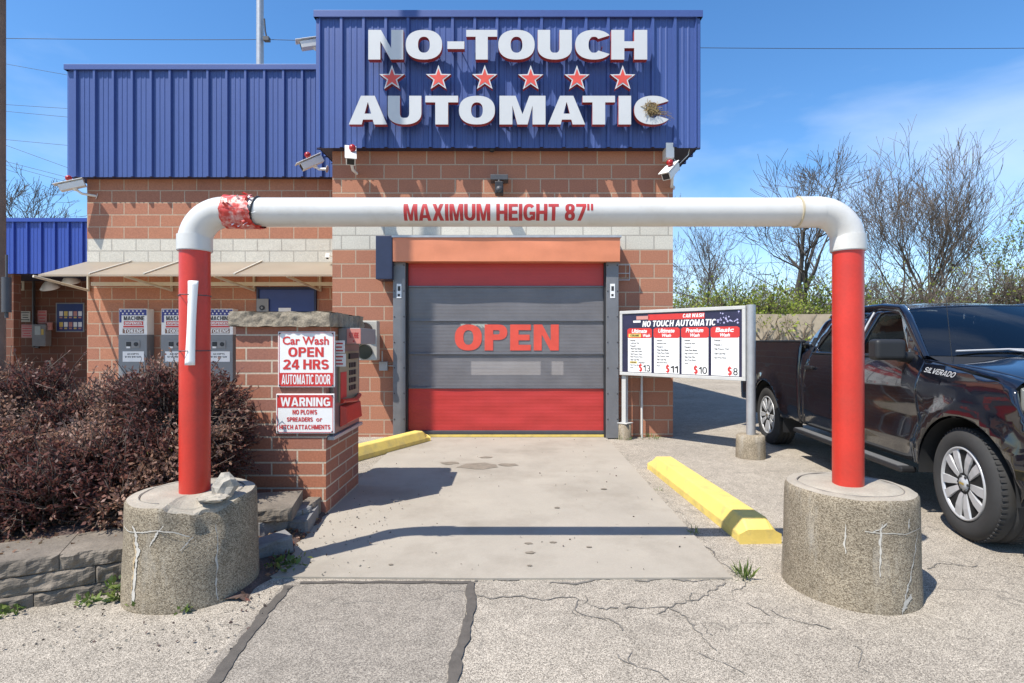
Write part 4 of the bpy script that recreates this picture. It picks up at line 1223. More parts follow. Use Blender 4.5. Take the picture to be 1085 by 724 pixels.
s.add([(PX1 + .037, 4.72, .70), (PX1 + .10, 4.74, .73), (PX1 + .10, 5.2, .73), (PX1 + .037, 5.22, .70), (PX1 + .037, 4.72, .89), (PX1 + .085, 4.74, .875), (PX1 + .085, 5.2, .875), (PX1 + .037, 5.22, .89)],
      [(0, 3, 2, 1), (4, 5, 6, 7), (0, 1, 5, 4), (1, 2, 6, 5), (2, 3, 7, 6), (3, 0, 4, 7)]); s.build('red_tray', m_red, cab, bevel=.006)
s = MB(); s.tube([(PX1 + .06, 4.7, .93), (PX1 + .11, 4.95, .915), (PX1 + .06, 5.25, .93)], .02, 8); s.build('tray_lip', m_red, cab)
s = MB(); s.box(PX1 + .002, PX1 + .06, 4.5, 5.36, .625, .655); s.build('ledge', m_galv, pay, bevel=.004)
for k, (y0, y1) in enumerate(((361, 374), (375, 388.5))):
    dd = 4.62
    r = empty('price_tag_sign', (X(360, dd), dd, Z(y1, dd)), ('upper' if k == 0 else 'lower') + ' small white sign with red print at the pay station edge', 'sign', 'little signs at the pay station')
    s = MB(); s.box(X(354.5, dd), X(365 + k, dd), dd, dd + .01, Z(y1, dd), Z(y0, dd)); s.build('board', m_paper, r)
    s = MB(); f2 = Frame((0, dd - .0005, 0))
    for i in range(3): zz = Z(y0 + 3 + i * 3.8, dd); plate(s, f2, X(356, dd), X(363.5 - i % 2, dd), zz - .007, zz + .005, .0003, .0008)
    s.build('print', m_redtx, r)

# ------------------------------------------------------------------ height bar gate
GY, GX0, GX1, BZ = 3.21, X(206.5, 3.21), X(898.5, 3.21), Z(225, 3.21)
gate = empty('height_bar', (0, GY, .52), 'white pipe clearance bar on two red posts reading MAXIMUM HEIGHT 87 inches', 'clearance bar')
RB, PR = .185, .083
for gx, sgn in ((GX0, 1), (GX1, -1)):
    s = MB(); s.tube([(gx, GY, .50), (gx, GY, 1.0), (gx, GY, 1.5), (gx, GY, BZ - RB - .03)], PR, 40); post = s.build('post', m_red, gate)
    if sgn == 1:
        # split white plastic strip tied on with wire
        yf = GY - PR
        s = MB()
        def strip(u, v):
            z = Z(298, yf) + (Z(387, yf) - Z(298, yf)) * v
            x = X(206 - 3.6 * v, yf) + (u - .5) * (.062 - .01 * math.sin(v * 3.1))
            return (x, yf - .012 - .016 * math.cos((u - .5) * math.pi) , z)
        s.grid(strip, 8, 20, flip=True); 
        st = s.build('plastic_strip', m_paper, post)
        sm = st.modifiers.new('thick', 'SOLIDIFY'); sm.thickness = .004
        s = MB()
        for yy in (312.5, 372): s.tube([(gx + (PR + .003) * math.cos(a), GY + (PR + .003) * math.sin(a) - (.03 if abs(a - 1.5 * math.pi) < .35 else 0), Z(yy, yf)) for a in [2 * math.pi * k / 24 for k in range(25)]], .0028, 5)
        s.build('wire_tie', m_dark, post)
    # elbow with collars
    c = Vector((gx + sgn * RB, GY, BZ - RB))
    path = [(gx, GY, BZ - RB - .05)] + [(c.x - sgn * RB * math.cos(a), GY, c.z + RB * math.sin(a)) for a in [math.pi / 2 * k / 14 for k in range(15)]] + [(c.x + sgn * .12, GY, BZ)]
    s = MB(); s.tube(path, [.0925] * 1 + [.091 + (.0895 - .091) * k / 15 for k in range(16)], 36)
    s.tube([(gx, GY, BZ - RB - .045), (gx, GY, BZ - RB + .045)], .0955, 36)
    s.tube([(c.x - sgn * .01, GY, BZ), (c.x + sgn * .12, GY, BZ)], .0915, 36)
    el = s.build('elbow', m_white, gate)
    s = MB(); s.tube([(c.x + sgn * .117, GY, BZ), (c.x + sgn * .126, GY, BZ)], .0925, 32); s.build('seam_ring', mat('old_adhesive', (.5, .42, .28), rough=.7), el)
BR = .0845
s = MB(); s.tube([(GX0 + RB + .1 + (GX1 - GX0 - 2 * RB - .2) * k / 20, GY, BZ) for k in range(21)], BR, 40); bar = s.build('crossbar', m_white, gate)
# lettering wrapped round the pipe
s = MB()
tw, pcs = heavy_layout('MAXIMUM HEIGHT 87"', .25, .19, .07, .36)
yc = GY - BR
lx0, lx1 = X(427.5, yc), X(628.5, yc); z0, z1 = Z(234.3, yc), Z(215.7, yc)
for pc, k in pcs:
    V, Fc, _ = flat_fill(pc, 0)
    bm = bmesh.new()
    bv = [bm.verts.new(p) for p in V]
    for f in Fc: bm.faces.new([bv[i] for i in f])
    for yy in np.arange(.07, 1, .07): bmesh.ops.bisect_plane(bm, geom=bm.verts[:] + bm.edges[:] + bm.faces[:], plane_co=(0, yy, 0), plane_no=(0, 1, 0))
    bm.verts.index_update()
    out = []
    for v in bm.verts:
        zz = z0 + (z1 - z0) * v.co.y; a = (zz - BZ) / BR
        rr = BR + .0008 + k * .0004
        out.append((lx0 + v.co.x / tw * (lx1 - lx0), GY - rr * math.cos(a), BZ + rr * math.sin(a)))
    s.add(out, [tuple(v.index for v in f.verts) for f in bm.faces]); bm.free()
s.build('lettering', m_redworn, bar)
# torn red tape
s = MB()
def tape(u, v):
    a = 2 * math.pi * v
    xa = X(240.5, GY) + .012 * fnoise((a * 2, 0, 5))
    xb = X(271, GY) + .05 * (math.sin(a + .8) < -.3) * (0.5 + 0.5 * fnoise((a * 3, 1, 2))) + .02 * fnoise((a * 5, 2, 0)) - .02 * math.sin(a)
    x = xa + (xb - xa) * u
    rr = .0965 + .009 * max(-.3, fnoise((x * 22, a * 3, 1))) + .006 * abs(fnoise((x * 50, a * 6, 4)))
    return (x, GY - rr * math.cos(a), BZ + rr * math.sin(a))
s.grid(tape, 26, 64, flip=False)
tp = s.build('tape_wrap', m_redtape, bar)
s = MB(); rnd = random.Random(6)
for i in range(16):
    a = rnd.uniform(-1.2, 1.4); x = X(rnd.uniform(244, 276), GY); b0 = Vector((x, GY - .099 * math.cos(a), BZ + .099 * math.sin(a)))
    e = Vector((rnd.uniform(-.03, .03), -.012, rnd.uniform(-.03, .03)))
    s.add([b0, b0 + e, b0 + e + Vector((.014, -.004, .006)), b0 + Vector((.018, 0, .004))], [(0, 1, 2, 3)], i % 2)
s.build('tape_shreds', [m_redtape, m_paper], tp)
s = MB(); s.tube([(X(273, GY) + .012 * math.sin(a), GY - (BR + .004) * math.cos(a), BZ + (BR + .004) * math.sin(a)) for a in [-.9 + 2.5 * k / 20 for k in range(21)]], .006, 6)
s.build('clamp_strap', m_black, bar)

# round concrete footings
def footing(cx, seed, broken):
    r = empty('concrete_footing', (cx, GY, 0), ('broken and cracked' if broken else 'intact stained') + ' round aggregate concrete footing of the ' + ('left post beside the low block wall' if broken else 'right post beside the truck'), 'footing', 'round post footings')
    H, RR = (.56 if broken else .598), .345
    rnd_ = random.Random(seed)
    s_ = MB()
    n = 96
    prof = [(RR + .012, -.03), (RR + .01, .05), (RR + .004, .2), (RR, .35), (RR - .002, H - .1), (RR - .004, H - .05), (RR - .006, H - .02), (RR - .016, H - .004), (RR - .05, H), (.275, H + .004), (.268, H - .004), (.26, H + .004), (.18, H + .006), (.08, H + .006)]
    vs, fs = [], []
    for i, (rr, z) in enumerate(prof):
        for k in range(n):
            a = 2 * math.pi * k / n
            p = Vector((rr * math.cos(a), rr * math.sin(a), z))
            w_ = fnoise((p.x * 7 + seed, p.y * 7, p.z * 5)) * .007
            rr2 = rr + w_
            z2 = z + (fnoise((p.x * 8 + seed, p.y * 8, 3)) * .008 if i >= 5 else 0)
            if broken:
                da = abs((math.degrees(a) - 308 + 180) % 360 - 180)
                if da < 34 and z > H - .15 and rr > .12:
                    dep = (1 - da / 34) ** .5 * min(1, (rr - .12) / .22)
                    z2 -= .065 * dep * (1 + .6 * fnoise((p.x * 14, p.y * 14, 7))); rr2 -= .03 * dep * (rr > .3) * (1 + fnoise((p.x * 11, p.y * 11, 2)))
            vs.append((cx + rr2 * math.cos(a), GY + rr2 * math.sin(a), z2))
    for i in range(len(prof) - 1):
        for k in range(n):
            k2 = (k + 1) % n
            fs.append((i*n+k, i*n+k2, (i+1)*n+k2, (i+1)*n+k))
    ns = 7
    s_.add(vs, fs[:ns * n], 0, True); s_.add(vs, fs[ns * n:], 1, not broken)
    body = s_.build('cylinder', [m_agg, m_aggtop], r)
    sb = MB(); a0, a1 = (0, 360) if not broken else (20, 262)
    sb.tube([(cx + (.27 + .004 * math.sin(a * 5)) * math.cos(a), GY + (.27 + .004 * math.sin(a * 5)) * math.sin(a), H + .001) for a in [R(a0 + (a1 - a0) * k / 60) for k in range(61)]], .0045, 4); sb.build('joint_ring', m_crack, body)
    # lime and rust streaks that follow the surface
    def streak(pts, w_, m, nm):
        sb = MB(); L, Rr = [], []
        path = []
        for i in range(len(pts) - 1):
            for k in range(10): path.append([pts[i][j] + (pts[i+1][j] - pts[i][j]) * k / 10 for j in range(2)])
        path.append(pts[-1])
        for i, (a, z) in enumerate(path):
            a0 = R(a); j = fnoise((a * .3, z * 20, seed)) * .03
            ww = w_ * (.2 + .8 * rnd_.random()) / RR / 2 * .75 * (.35 + .65 * math.sin(math.pi * min(1, (i + 1) / len(path)) * .9))
            zz = w_ * .2
            dirv = (path[min(i+1, len(path)-1)][0] - path[max(i-1, 0)][0], path[min(i+1, len(path)-1)][1] - path[max(i-1, 0)][1])
            horiz = abs(R(dirv[0]) * RR) > abs(dirv[1])
            for lst, sg_ in ((L, 1), (Rr, -1)):
                aa = a0 + j + (0 if horiz else sg_ * ww); z_ = z + (sg_ * zz * (.4 + .6 * rnd_.random()) if horiz else 0)
                base = RR + (.012 - .012 * min(1, max(0, z_) / .35)) + fnoise((RR * math.cos(aa) * 7 + seed, RR * math.sin(aa) * 7, z_ * 5)) * .007 + .0022
                lst.append((cx + base * math.cos(aa), GY + base * math.sin(aa), z_))
        k = len(L)
        sb.add(L + Rr, [(i, k + i, k + i + 1, i + 1) for i in range(k - 1)], 0, True); sb.build(nm, m, body)
    if broken:
        streak([(246, .46), (250, .40), (252, .30), (250, .2), (248, .05)], .05, m_efflor, 'lime_streak')
        streak([(247, .40), (249, .30), (248, .2), (246, .1)], .024, m_ochre, 'rust_streak')
        streak([(276, .47), (270, .42), (264, .36)], .022, m_efflor, 'lime_streak'); streak([(300, .40), (295, .37), (291, .33)], .02, m_efflor, 'lime_streak')
        streak([(318, .44), (319, .3), (318, .15), (319, .02)], .016, m_efflor, 'lime_streak')
        streak([(228, .44), (240, .425), (256, .43), (270, .445), (286, .43), (297, .40)], .02, m_efflor, 'lime_streak')
    else:
        streak([(250, .435), (262, .43), (274, .43), (286, .42), (297, .43), (309, .435)], .014, m_efflor, 'lime_streak')
        streak([(304, .42), (300, .32), (292, .2), (285, .1), (280, .0)], .022, m_efflor, 'lime_streak')
        streak([(281, .02), (286, .06), (291, .1)], .07, m_efflor, 'lime_streak')
        streak([(263, .48), (263, .42), (262, .3), (262, .2)], .018, m_efflor, 'lime_streak'); streak([(236, .46), (235, .38), (236, .3)], .014, m_efflor, 'lime_streak')
        streak([(268, .49), (262, .45), (257, .435)], .02, m_efflor, 'lime_streak'); streak([(290, .5), (289, .45)], .02, m_efflor, 'lime_streak')
    return r
footing(GX0 - .005, 11, True)
footing(GX1 + .003, 23, False)

def rock(name, c, sz, seed, m, label, cat, group=None, rot=0, flat=1.0, sub=3, amt=.35):
    bm = bmesh.new(); bmesh.ops.create_icosphere(bm, subdivisions=sub, radius=1)
    s_ = MB(); T = Matrix.Translation(c) @ Matrix.Rotation(rot, 4, 'Z')
    for v in bm.verts:
        k = 1 + amt * fnoise(v.co + Vector((seed, 0, 0)), 1.3) + amt * .4 * fnoise(v.co + Vector((seed, 3, 0)), 3.5)
        v.co *= k
    bm.verts.index_update()
    s_.add([T @ Vector((v.co.x * sz[0], v.co.y * sz[1], v.co.z * sz[2])) for v in bm.verts], [tuple(v.index for v in f.verts) for f in bm.faces])
    bm.free()
    o = s_.build(name, m); tag(o, label, cat, group)
    return o
rock('concrete_chunk', Vector((-1.665, 3.12, .615)), (.060, .05, .072), 3, mat('pale_concrete', (.33, .30, .25), rough=.95, var=.35, scale=20, bump=.6, bscale=50), 'loose pale chunk of concrete lying on the broken footing', 'rock', sub=2, amt=.6)
rock('concrete_chunk', Vector((-1.69, 3.03, .572)), (.085, .05, .022), 9, m_aggtop, 'flat broken flake of concrete on the edge of the cracked footing', 'rock', sub=3, amt=.5)

# ------------------------------------------------------------------ low retaining wall of split blocks
rw = empty('retaining_wall', (-3.2, 2.95, 0), 'low wall of rough split grey blocks in front of the shrubs', 'retaining wall')
def rough_block(mb, T, lx, ly, lz, seed, rough=.012):
    def face(k):
        def fn(u, v):
            if k == 0: p = Vector((lx * u, 0, lz * v)); a = 1
            elif k == 1: p = Vector((lx, ly * u, lz * v)); a = .3
            elif k == 2: p = Vector((lx * (1 - u), ly, lz * v)); a = .2
            elif k == 3: p = Vector((0, ly * (1 - u), lz * v)); a = .3
            elif k == 4: p = Vector((lx * u, ly * v, lz)); a = .15
            else: p = Vector((lx * u, ly * (1 - v), 0)); a = .15
            q = p + Vector((seed * 3.1, seed, 0))
            out = [Vector((0, -1, 0)), Vector((1, 0, 0)), Vector((0, 1, 0)), Vector((-1, 0, 0)), Vector((0, 0, 1)), Vector((0, 0, -1))][k]
            edge = 0 if (u in (0, 1) or v in (0, 1)) else 1
            disp = (fnoise(q, 11) * 1.0 + fnoise(q, 28) * .7 + .5) * rough * a * 2 * edge
            return T @ (p + out * disp)
        return fn
    for k in range(6): mb.grid(face(k), 16 if k in (0, 2) else 8, 8, smooth=(k != 0))
A0, A1 = Vector((-4.2, 2.18, 0)), Vector((-2.20, 3.145, 0))
dw = (A1 - A0); Lw = dw.length; ang = math.atan2(dw.y, dw.x)
for row in range(3):
    z0 = [-.03, .072, .172][row]; hgt = [.10, .098, .09][row]
    x = -.17 * row; k = 0
    while x < Lw - .02:
        a = max(0, x); b = min(Lw, x + .44)
        if b - a > .05:
            T = Matrix.Translation(A0 + Vector((0, .0 + row * .008, z0))) @ Matrix.Rotation(ang, 4, 'Z') @ Matrix.Translation((a + .002, 0, 0))
            s = MB(); rough_block(s, T, b - a - .004, .28 + (.09 if row == 2 else 0), hgt, row * 13 + k, rough=.010)
            s.build('block' if row < 2 else 'cap_block', m_stone, rw)
        x += .44; k += 1
# displaced edging blocks beside the footing
def eblock(c, rot, l, w_, h_, seed, label, tilt=0.0, m=m_stoned):
    T = Matrix.Translation(c) @ Matrix.Rotation(rot, 4, 'Z') @ Matrix.Rotation(tilt, 4, 'Y')
    s_ = MB(); rough_block(s_, T, l, w_, h_, seed, rough=.007)
    tag(s_.build('edging_block', m), label, 'block', 'displaced edging blocks by the pillar')
eblock((-1.86, 3.98, .0), R(8), .34, .36, .12, 2, 'lower edging block tucked against the front of the brick pillar')
eblock((-1.99, 3.78, .16), R(12), .42, .45, .10, 5, 'wide flat slab lying on top of the blocks beside the footing', m=m_stone)
eblock((-1.78, 3.80, .045), R(62), .46, .14, .12, 7, 'long block standing along the drive edge below the flat slab')
eblock((-1.68, 3.47, .0), R(40), .27, .15, .115, 9, 'loose tilted block lying nearest the camera beside the drive', tilt=R(-6))
eblock((-1.60, 4.12, .0), R(88), .36, .1, .16, 12, 'narrow block between the flat slab and pillar corner', m=m_stone)

# ------------------------------------------------------------------ yellow kerb stops
def wheel_stop(p, q, w_, h_, label, taper=.05, bevelend=.10):
    p, q = Vector(p), Vector(q)
    L = (q - p).length; a = math.atan2(q.y - p.y, q.x - p.x)
    r = MB()
    T = Matrix.Translation((p.x, p.y, 0)) @ Matrix.Rotation(a, 4, 'Z')
    hw = w_ / 2; tw_ = w_ / 2 - .055
    sec = [(0, 0, .55), (bevelend, 1, 1), (L - bevelend, 1, 1), (L, 0, .55)]
    vs, fs = [], []
    for x, k, hh in sec:
        pts = [(-hw, -.01), (-hw, h_ * .38 if k else h_ * .38), (-tw_, h_ * hh), (tw_, h_ * hh), (hw, h_ * .38), (hw, -.01)]
        vs += [T @ Vector((x, y, z)) for y, z in pts]
    for i in range(3):
        for j in range(6):
            j2 = (j + 1) % 6; fs.append((i*6+j, i*6+j2, (i+1)*6+j2, (i+1)*6+j))
    fs += [(0, 1, 2, 3, 4, 5), (23, 22, 21, 20, 19, 18)]
    r.add(vs, fs)
    o = r.build('wheel_stop', m_yellow, bevel=.012); tag(o, label, 'wheel stop', 'yellow wheel stops along the drive')
wheel_stop((1.78, 3.86), (1.69, 6.12), .285, .165, 'yellow concrete wheel stop on the asphalt between the drive and the right post')
wheel_stop((-2.05, 6.42), (-1.30, 7.85), .26, .165, 'yellow concrete stop angled behind the brick pillar against the door')

# ------------------------------------------------------------------ price board
MX0, MY0, MX1, MY1 = X(661.5, 8.0), 8.0, X(793.5, 6.76), 6.76
ma = math.atan2(MY1 - MY0, MX1 - MX0); ML = math.hypot(MX1 - MX0, MY1 - MY0)
mb_ = empty('price_board', (MX0, MY0, 0), 'tall framed price board listing wash packages from thirteen to eight dollars on two posts', 'price board', rz=ma); LOCAL.add(mb_.name)
m_alu = mat('painted_aluminium', (.50, .49, .46), rough=.42, var=.08)
BZ0, BZ1 = .955, 1.90
XL, XR = -.045, ML - .02
s = MB(); s.box(XL, XR, -.06, .03, BZ0, BZ0 + .045); s.box(XL, XR, -.061, .03, BZ1 - .045, BZ1); s.box(XL, XL + .045, -.0605, .03, BZ0 + .045, BZ1 - .045); s.box(XR - .045, XR, -.0605, .03, BZ0 + .045, BZ1 - .045)
s.build('frame', m_alu, mb_, bevel=.005)
fr = Frame((0, -.045, 0))
s = MB(); s.box(XL + .044, XR - .044, -.044, .02, BZ0 + .044, BZ1 - .044); s.build('panel', mat('board_navy', (.022, .02, .05), rough=.35, var=.3, scale=5), mb_)
xa, xb = XL + .05, XR - .05; WW = xb - xa
def bx(f): return xa + WW * f
def bz(f): return BZ1 - .05 - (BZ1 - BZ0 - .1) * f
s = MB(); plate(s, fr, bx(.24), bx(.72), bz(.115), bz(.02), .0005, .001, 0); plate(s, fr, bx(.13), bx(.25), bz(.10), bz(.04), .0005, .001, 1); plate(s, fr, bx(.10), bx(.17), bz(.15), bz(.115), .0005, .001, 2)
write(s, 'CAR WASH', fr, bx(.63), bz(.06), WW * .17, .05, n=.002, mi=2, shear=.15); write(s, 'NO TOUCH AUTOMATIC', fr, bx(.50), bz(.175), WW * .62, .085, n=.002, mi=2, shear=.15)
for k in range(26):
    rr = random.Random(k); cx, cy = bx(rr.uniform(.8, .985)), bz(rr.uniform(.02, .2)); q = rr.uniform(.004, .014)
    c8 = [(cx + q * math.cos(j * math.pi / 4), cy + q * math.sin(j * math.pi / 4)) for j in range(8)]; s.add([fr(x, y, .0015) for x, y in c8], [tuple(range(8))], 3)
s.build('heading', [m_redtx, m_signpink, m_paper, mat('bubble_lilac', (.42, .4, .6), rough=.4)], mb_)
COLS = [(.045, .275, ['Ultimate', 'Wash'], ['Presoak 1', 'Underbody Wash', 'Presoak 2', 'Water Foam Master', 'Triple Foam Polish', 'High Pressure Wash', 'High Pressure Rinse', 'Clear Coat Wax', 'CERAMIC  Protectant', 'Spot Free Rinse', 'Dryer'], '13'),
        (.29, .52, ['Ultimate', 'Wash'], ['Presoak 1', 'Underbody Wash', 'Presoak 2', 'Water Foam Master', 'Triple Foam Polish', 'High Pressure Wash', 'Clear Coat Wax', 'Spot Free Rinse', 'Dryer'], '11'),
        (.53, .755, ['Premium', 'Wash'], ['Presoak 1', 'Underbody Wash', 'Presoak 2', 'Water Foam Master', 'High Pressure Wash', 'Clear Coat Wax', 'Spot Free Rinse', 'Dryer'], '10'),
        (.768, .985, ['Basic', 'Wash'], ['Presoak 1', 'Presoak 2', 'High Pressure Wash', 'Clear Coat Wax', 'Spot Free Rinse'], '8')]
for ci, (fa, fb, hd_, items, price) in enumerate(COLS):
    a, b = bx(fa), bx(fb); wc = b - a
    s = MB(); plate(s, fr, a + .008, b - .008, bz(.995), bz(.36), .0005, .002); pn = s.build('price_column', m_paper, mb_)
    s = MB()
    hp = [(a, bz(.39) + .0), (a + .02, bz(.415)), (b - .02, bz(.415)), (b, bz(.39)), (b, bz(.27)), (b - .03, bz(.245)), (a + .03, bz(.245)), (a, bz(.27))]
    s.add([fr(x, y, .004) for x, y in hp], [tuple(range(8))], 0)
    write(s, hd_[0], fr, (a + b) / 2, bz(.295), wc * .62, .058, n=.0055, mi=1, heavy=False, off=.03, shear=.2)
    if ci == 0:
        plate(s, fr, a + .02, a + wc * .56, bz(.40), bz(.34), .0045, .005, 2); write(s, 'CERAMIC', fr, a + wc * .32, bz(.37), wc * .38, .03, n=.006, mi=3, shear=.15)
        write(s, 'Wash', fr, a + wc * .78, bz(.372), wc * .3, .045, n=.0055, mi=1, heavy=False, off=.03, shear=.2)
    else: write(s, hd_[1], fr, (a + b) / 2, bz(.372), wc * .36, .045, n=.0055, mi=1, heavy=False, off=.03, shear=.2)
    s.build('column_heading', [m_redtx, m_paper, m_yellow, m_ink], pn)
    s = MB()
    stp = .042 if ci == 0 else (.047 if ci < 3 else .06)
    for k, it in enumerate(items):
        y = bz(.455 + stp * 1.12 * k)
        plate(s, fr, a + .03, a + .036, y - .004, y + .004, .0035, .004)
        if it.startswith('CERAMIC'):
            plate(s, fr, a + .04, a + .16, y - .016, y + .016, .0026, .0032, 1); write(s, 'CERAMIC', fr, a + .1, y, .1, .02, n=.0042)
            write(s, 'Protectant', fr, a + .235, y, .1, .02, n=.0042, heavy=False, off=.03)
        else: write(s, it, fr, a + .05 + .0105 * len(it) / 2 , y, .0105 * len(it), .024, n=.004, heavy=False, off=.025)
    s.build('list_print', [m_ink, m_yellow], pn)
    s = MB(); nw = .055 * len(price)
    xe = b - .025
    write(s, price, fr, xe - nw / 2, bz(.925), nw, .092, n=.004, tv=.17, th=.14, mi=0); write(s, '$', fr, xe - nw - .045, bz(.92), .055, .105, n=.004, mi=1)
    s.build('price', [m_ink, m_redtx], pn)
s = MB(); s.tube([(ML + .025, .0, .2), (ML + .025, .0, BZ1 + .01)], .055, 20); s.build('post', m_galv, mb_)
s = MB(); s.box(-.035, .035, -.02, .05, .25, BZ0 - .002); s.box(-.09, .09, -.08, .1, .235, .25); s.build('post', m_alu, mb_, bevel=.004)
s = MB(); s.lathe([(.175, -.03), (.17, .2), (.165, .275), (.15, .285), (.06, .288)], (ML + .02, 0, 0), 32); s.build('post_footing', m_agg, mb_)
s = MB(); s.lathe([(.10, -.02), (.095, .225), (.06, .233)], (0, .01, 0), 20); s.build('post_footing', m_agg, mb_)
s = MB(); s.tube([(X(680, 8.1), 8.1, 0), (X(680, 8.1), 8.1, 1.15)], .018, 8)
tag(s.build('drain_pipe', m_white), 'thin white pipe rising from the ground behind the price board', 'pipe')


# ------------------------------------------------------------------ pickup truck
R0 = Vector((3.30, 3.955, 0))                 # ground contact of the front wheel's outer face
Fv = Vector((3.30 - 3.63, 3.955 - 7.69, 0)).normalized()
Lv = Vector((-Fv.y, Fv.x, 0))
tloc = R0 + Lv * 1.0
trk = empty('pickup_truck', tloc, 'glossy black crew cab pickup truck with a covered bed parked right of the drive', 'pickup truck', rz=math.atan2(Fv.y, Fv.x))
LOCAL.add(trk.name)
def paint(name, col):
    m = mat(name, col, rough=0.12, var=0.0, spec=0.5, coat=1.0)
    return m
m_paint = paint('black_car_paint', (0.004, 0.005, 0.009))
m_trim = mat('black_trim', (0.012, 0.012, 0.013), rough=0.55)
m_tyre = mat('tyre_rubber', (0.03, 0.029, 0.028), rough=0.85, var=0.15, scale=12)
m_alloy = mat('alloy', (0.46, 0.46, 0.46), rough=0.35, metal=0.25, var=0.04)
m_chrome = mat('chrome', (0.65, 0.65, 0.66), rough=0.12, metal=1.0, var=0)
m_under = mat('underbody', (0.012, 0.012, 0.012), rough=0.9)
m_glass = glass('tinted_glass', (0.30, 0.33, 0.34), 1.02)
m_wind = glass('windscreen_glass', (0.36, 0.46, 0.55), 1.3)
WB, AW, AR = -3.755, .41, .49
def smooth(a, b, x):
    t = min(1, max(0, (x - a) / (b - a))); return t * t * (3 - 2 * t)
def side_f(u, w):
    tb = [(.2, .93), (.42, .955), (.62, .985), (.82, .992), (1.0, 1.0), (1.10, .998), (1.2, .978), (1.3, .945), (1.34, .925), (1.55, .84), (1.70, .765), (1.78, .715), (1.84, .62)]
    bed = [(.2, .93), (.42, .955), (.62, .985), (.82, .992), (1.0, 1.0), (1.15, .995), (1.3, .985), (1.42, .972), (1.5, .965)]
    fen = [(.2, .93), (.42, .95), (.62, .975), (.9, .99), (1.02, 1.005), (1.10, .995), (1.18, .965), (1.24, .93), (1.30, .89)]
    def ip(t):
        for (a, x), (b, y) in zip(t, t[1:]):
            if w <= b: return x + (y - x) * max(0, (w - a) / (b - a))
        return t[-1][1]
    k = smooth(-2.68, -2.74, u); f = ip(tb) * (1 - k) + ip(bed) * k
    k2 = smooth(-.75, -.35, u); f = f * (1 - k2) + ip(fen) * k2
    # pressed shoulder running back from the front wheel, and flared arches
    f -= .020 * math.exp(-((w - .80) / .10) ** 2) * smooth(-2.6, -2.2, u) * (1 - smooth(-.62, -.40, u))
    f += .012 * math.exp(-((w - .60) / .07) ** 2) * smooth(-2.6, -2.3, u) * (1 - smooth(-.62, -.40, u))
    for ua in (0, WB):
        d_ = math.hypot(u - ua, (w - AW) * 1.0)
        f += .040 * (1 - smooth(AR + .03, AR + .17, d_)) * smooth(.25, .4, w)
    if u > .35: f -= .30 * (u - .35) ** 2
    return f
def sub_poly(contours, du=.09, dw=.05):
    V, Fc, _ = flat_fill(contours, 0)
    bm = bmesh.new()
    bv = [bm.verts.new(p) for p in V]
    for f in Fc: bm.faces.new([bv[i] for i in f])
    us = [p[0] for p in contours[0]]; ws = [p[1] for p in contours[0]]
    for a in np.arange(min(us) + du, max(us), du): bmesh.ops.bisect_plane(bm, geom=bm.verts[:] + bm.edges[:] + bm.faces[:], plane_co=(a, 0, 0), plane_no=(1, 0, 0))
    for a in np.arange(min(ws) + dw, max(ws), dw): bmesh.ops.bisect_plane(bm, geom=bm.verts[:] + bm.edges[:] + bm.faces[:], plane_co=(0, a, 0), plane_no=(0, 1, 0))
    bm.verts.index_update()
    out = [tuple(v.co) for v in bm.verts], [tuple(v.index for v in f.verts) for f in bm.faces]
    bm.free()
    return out
def panel(name, contours, m, parent, side=-1, inset=0.0, thick=.025):
    V, Fc = sub_poly(contours)
    s_ = MB()
    s_.add([(u, side * (side_f(u, w) - inset), w) for u, w, _z in V], Fc if side < 0 else [f[::-1] for f in Fc], 0, True)
    o = s_.build(name, m, parent)
    if thick:
        sm_ = o.modifiers.new('thick', 'SOLIDIFY'); sm_.thickness = thick; sm_.offset = -1
    return o
def arch(ua, r, a0, a1, n=26): return [(ua + r * math.cos(R(a0 + (a1 - a0) * k / n)), AW + r * math.sin(R(a0 + (a1 - a0) * k / n))) for k in range(n + 1)]
def rnd_loop(pts, r=.04, n=5):
    """round the corners of a closed outline"""
    out = []
    for i, p in enumerate(pts):
        a, b, c = Vector(pts[i - 1]), Vector(p), Vector(pts[(i + 1) % len(pts)])
        d1, d2 = (a - b), (c - b)
        k = min(r, d1.length * .45, d2.length * .45)
        p1, p2 = b + d1.normalized() * k, b + d2.normalized() * k
        for j in range(n + 1):
            t = j / n; q = p1 * (1 - t) ** 2 + b * 2 * t * (1 - t) + p2 * t ** 2; out.append((q.x, q.y))
    return out
g = .006
SILL = .44
fender = [(-.52 + g, SILL)] + arch(0, AR, 176, 0) + [(.52, .50), (.66, .62), (.62, .80), (.50, .98), (.44, 1.135), (.30, 1.175), (.0, 1.215), (-.30, 1.262), (-.52 + g, 1.29)]
fw = [(-.72, 1.345), (-1.095, 1.70), (-1.29, 1.735), (-1.46, 1.74), (-1.53, 1.33)]
fdoor = [(-.52 - g, SILL), (-.52 - g, 1.29), (-.60, 1.335), (-1.04, 1.745), (-1.22, 1.785), (-1.60 + g, 1.79), (-1.62 + g, SILL)]
rw_ = [(-1.70, 1.33), (-1.69, 1.74), (-2.0, 1.73), (-2.22, 1.69), (-2.43, 1.38), (-2.40, 1.335)]
rdoor = [(-1.62 - g, SILL), (-1.60 - g, 1.79), (-2.05, 1.785), (-2.30, 1.74), (-2.48, 1.45), (-2.52, 1.2), (-2.60, .9), (-2.62, SILL)]
cpil = [(-2.62 - g, SILL), (-2.60 - g, .9), (-2.52 - g, 1.2), (-2.48 - g, 1.45), (-2.30 - g, 1.745), (-2.38, 1.77), (-2.52, 1.68), (-2.67, 1.44), (-2.70, 1.3), (-2.70, SILL)]
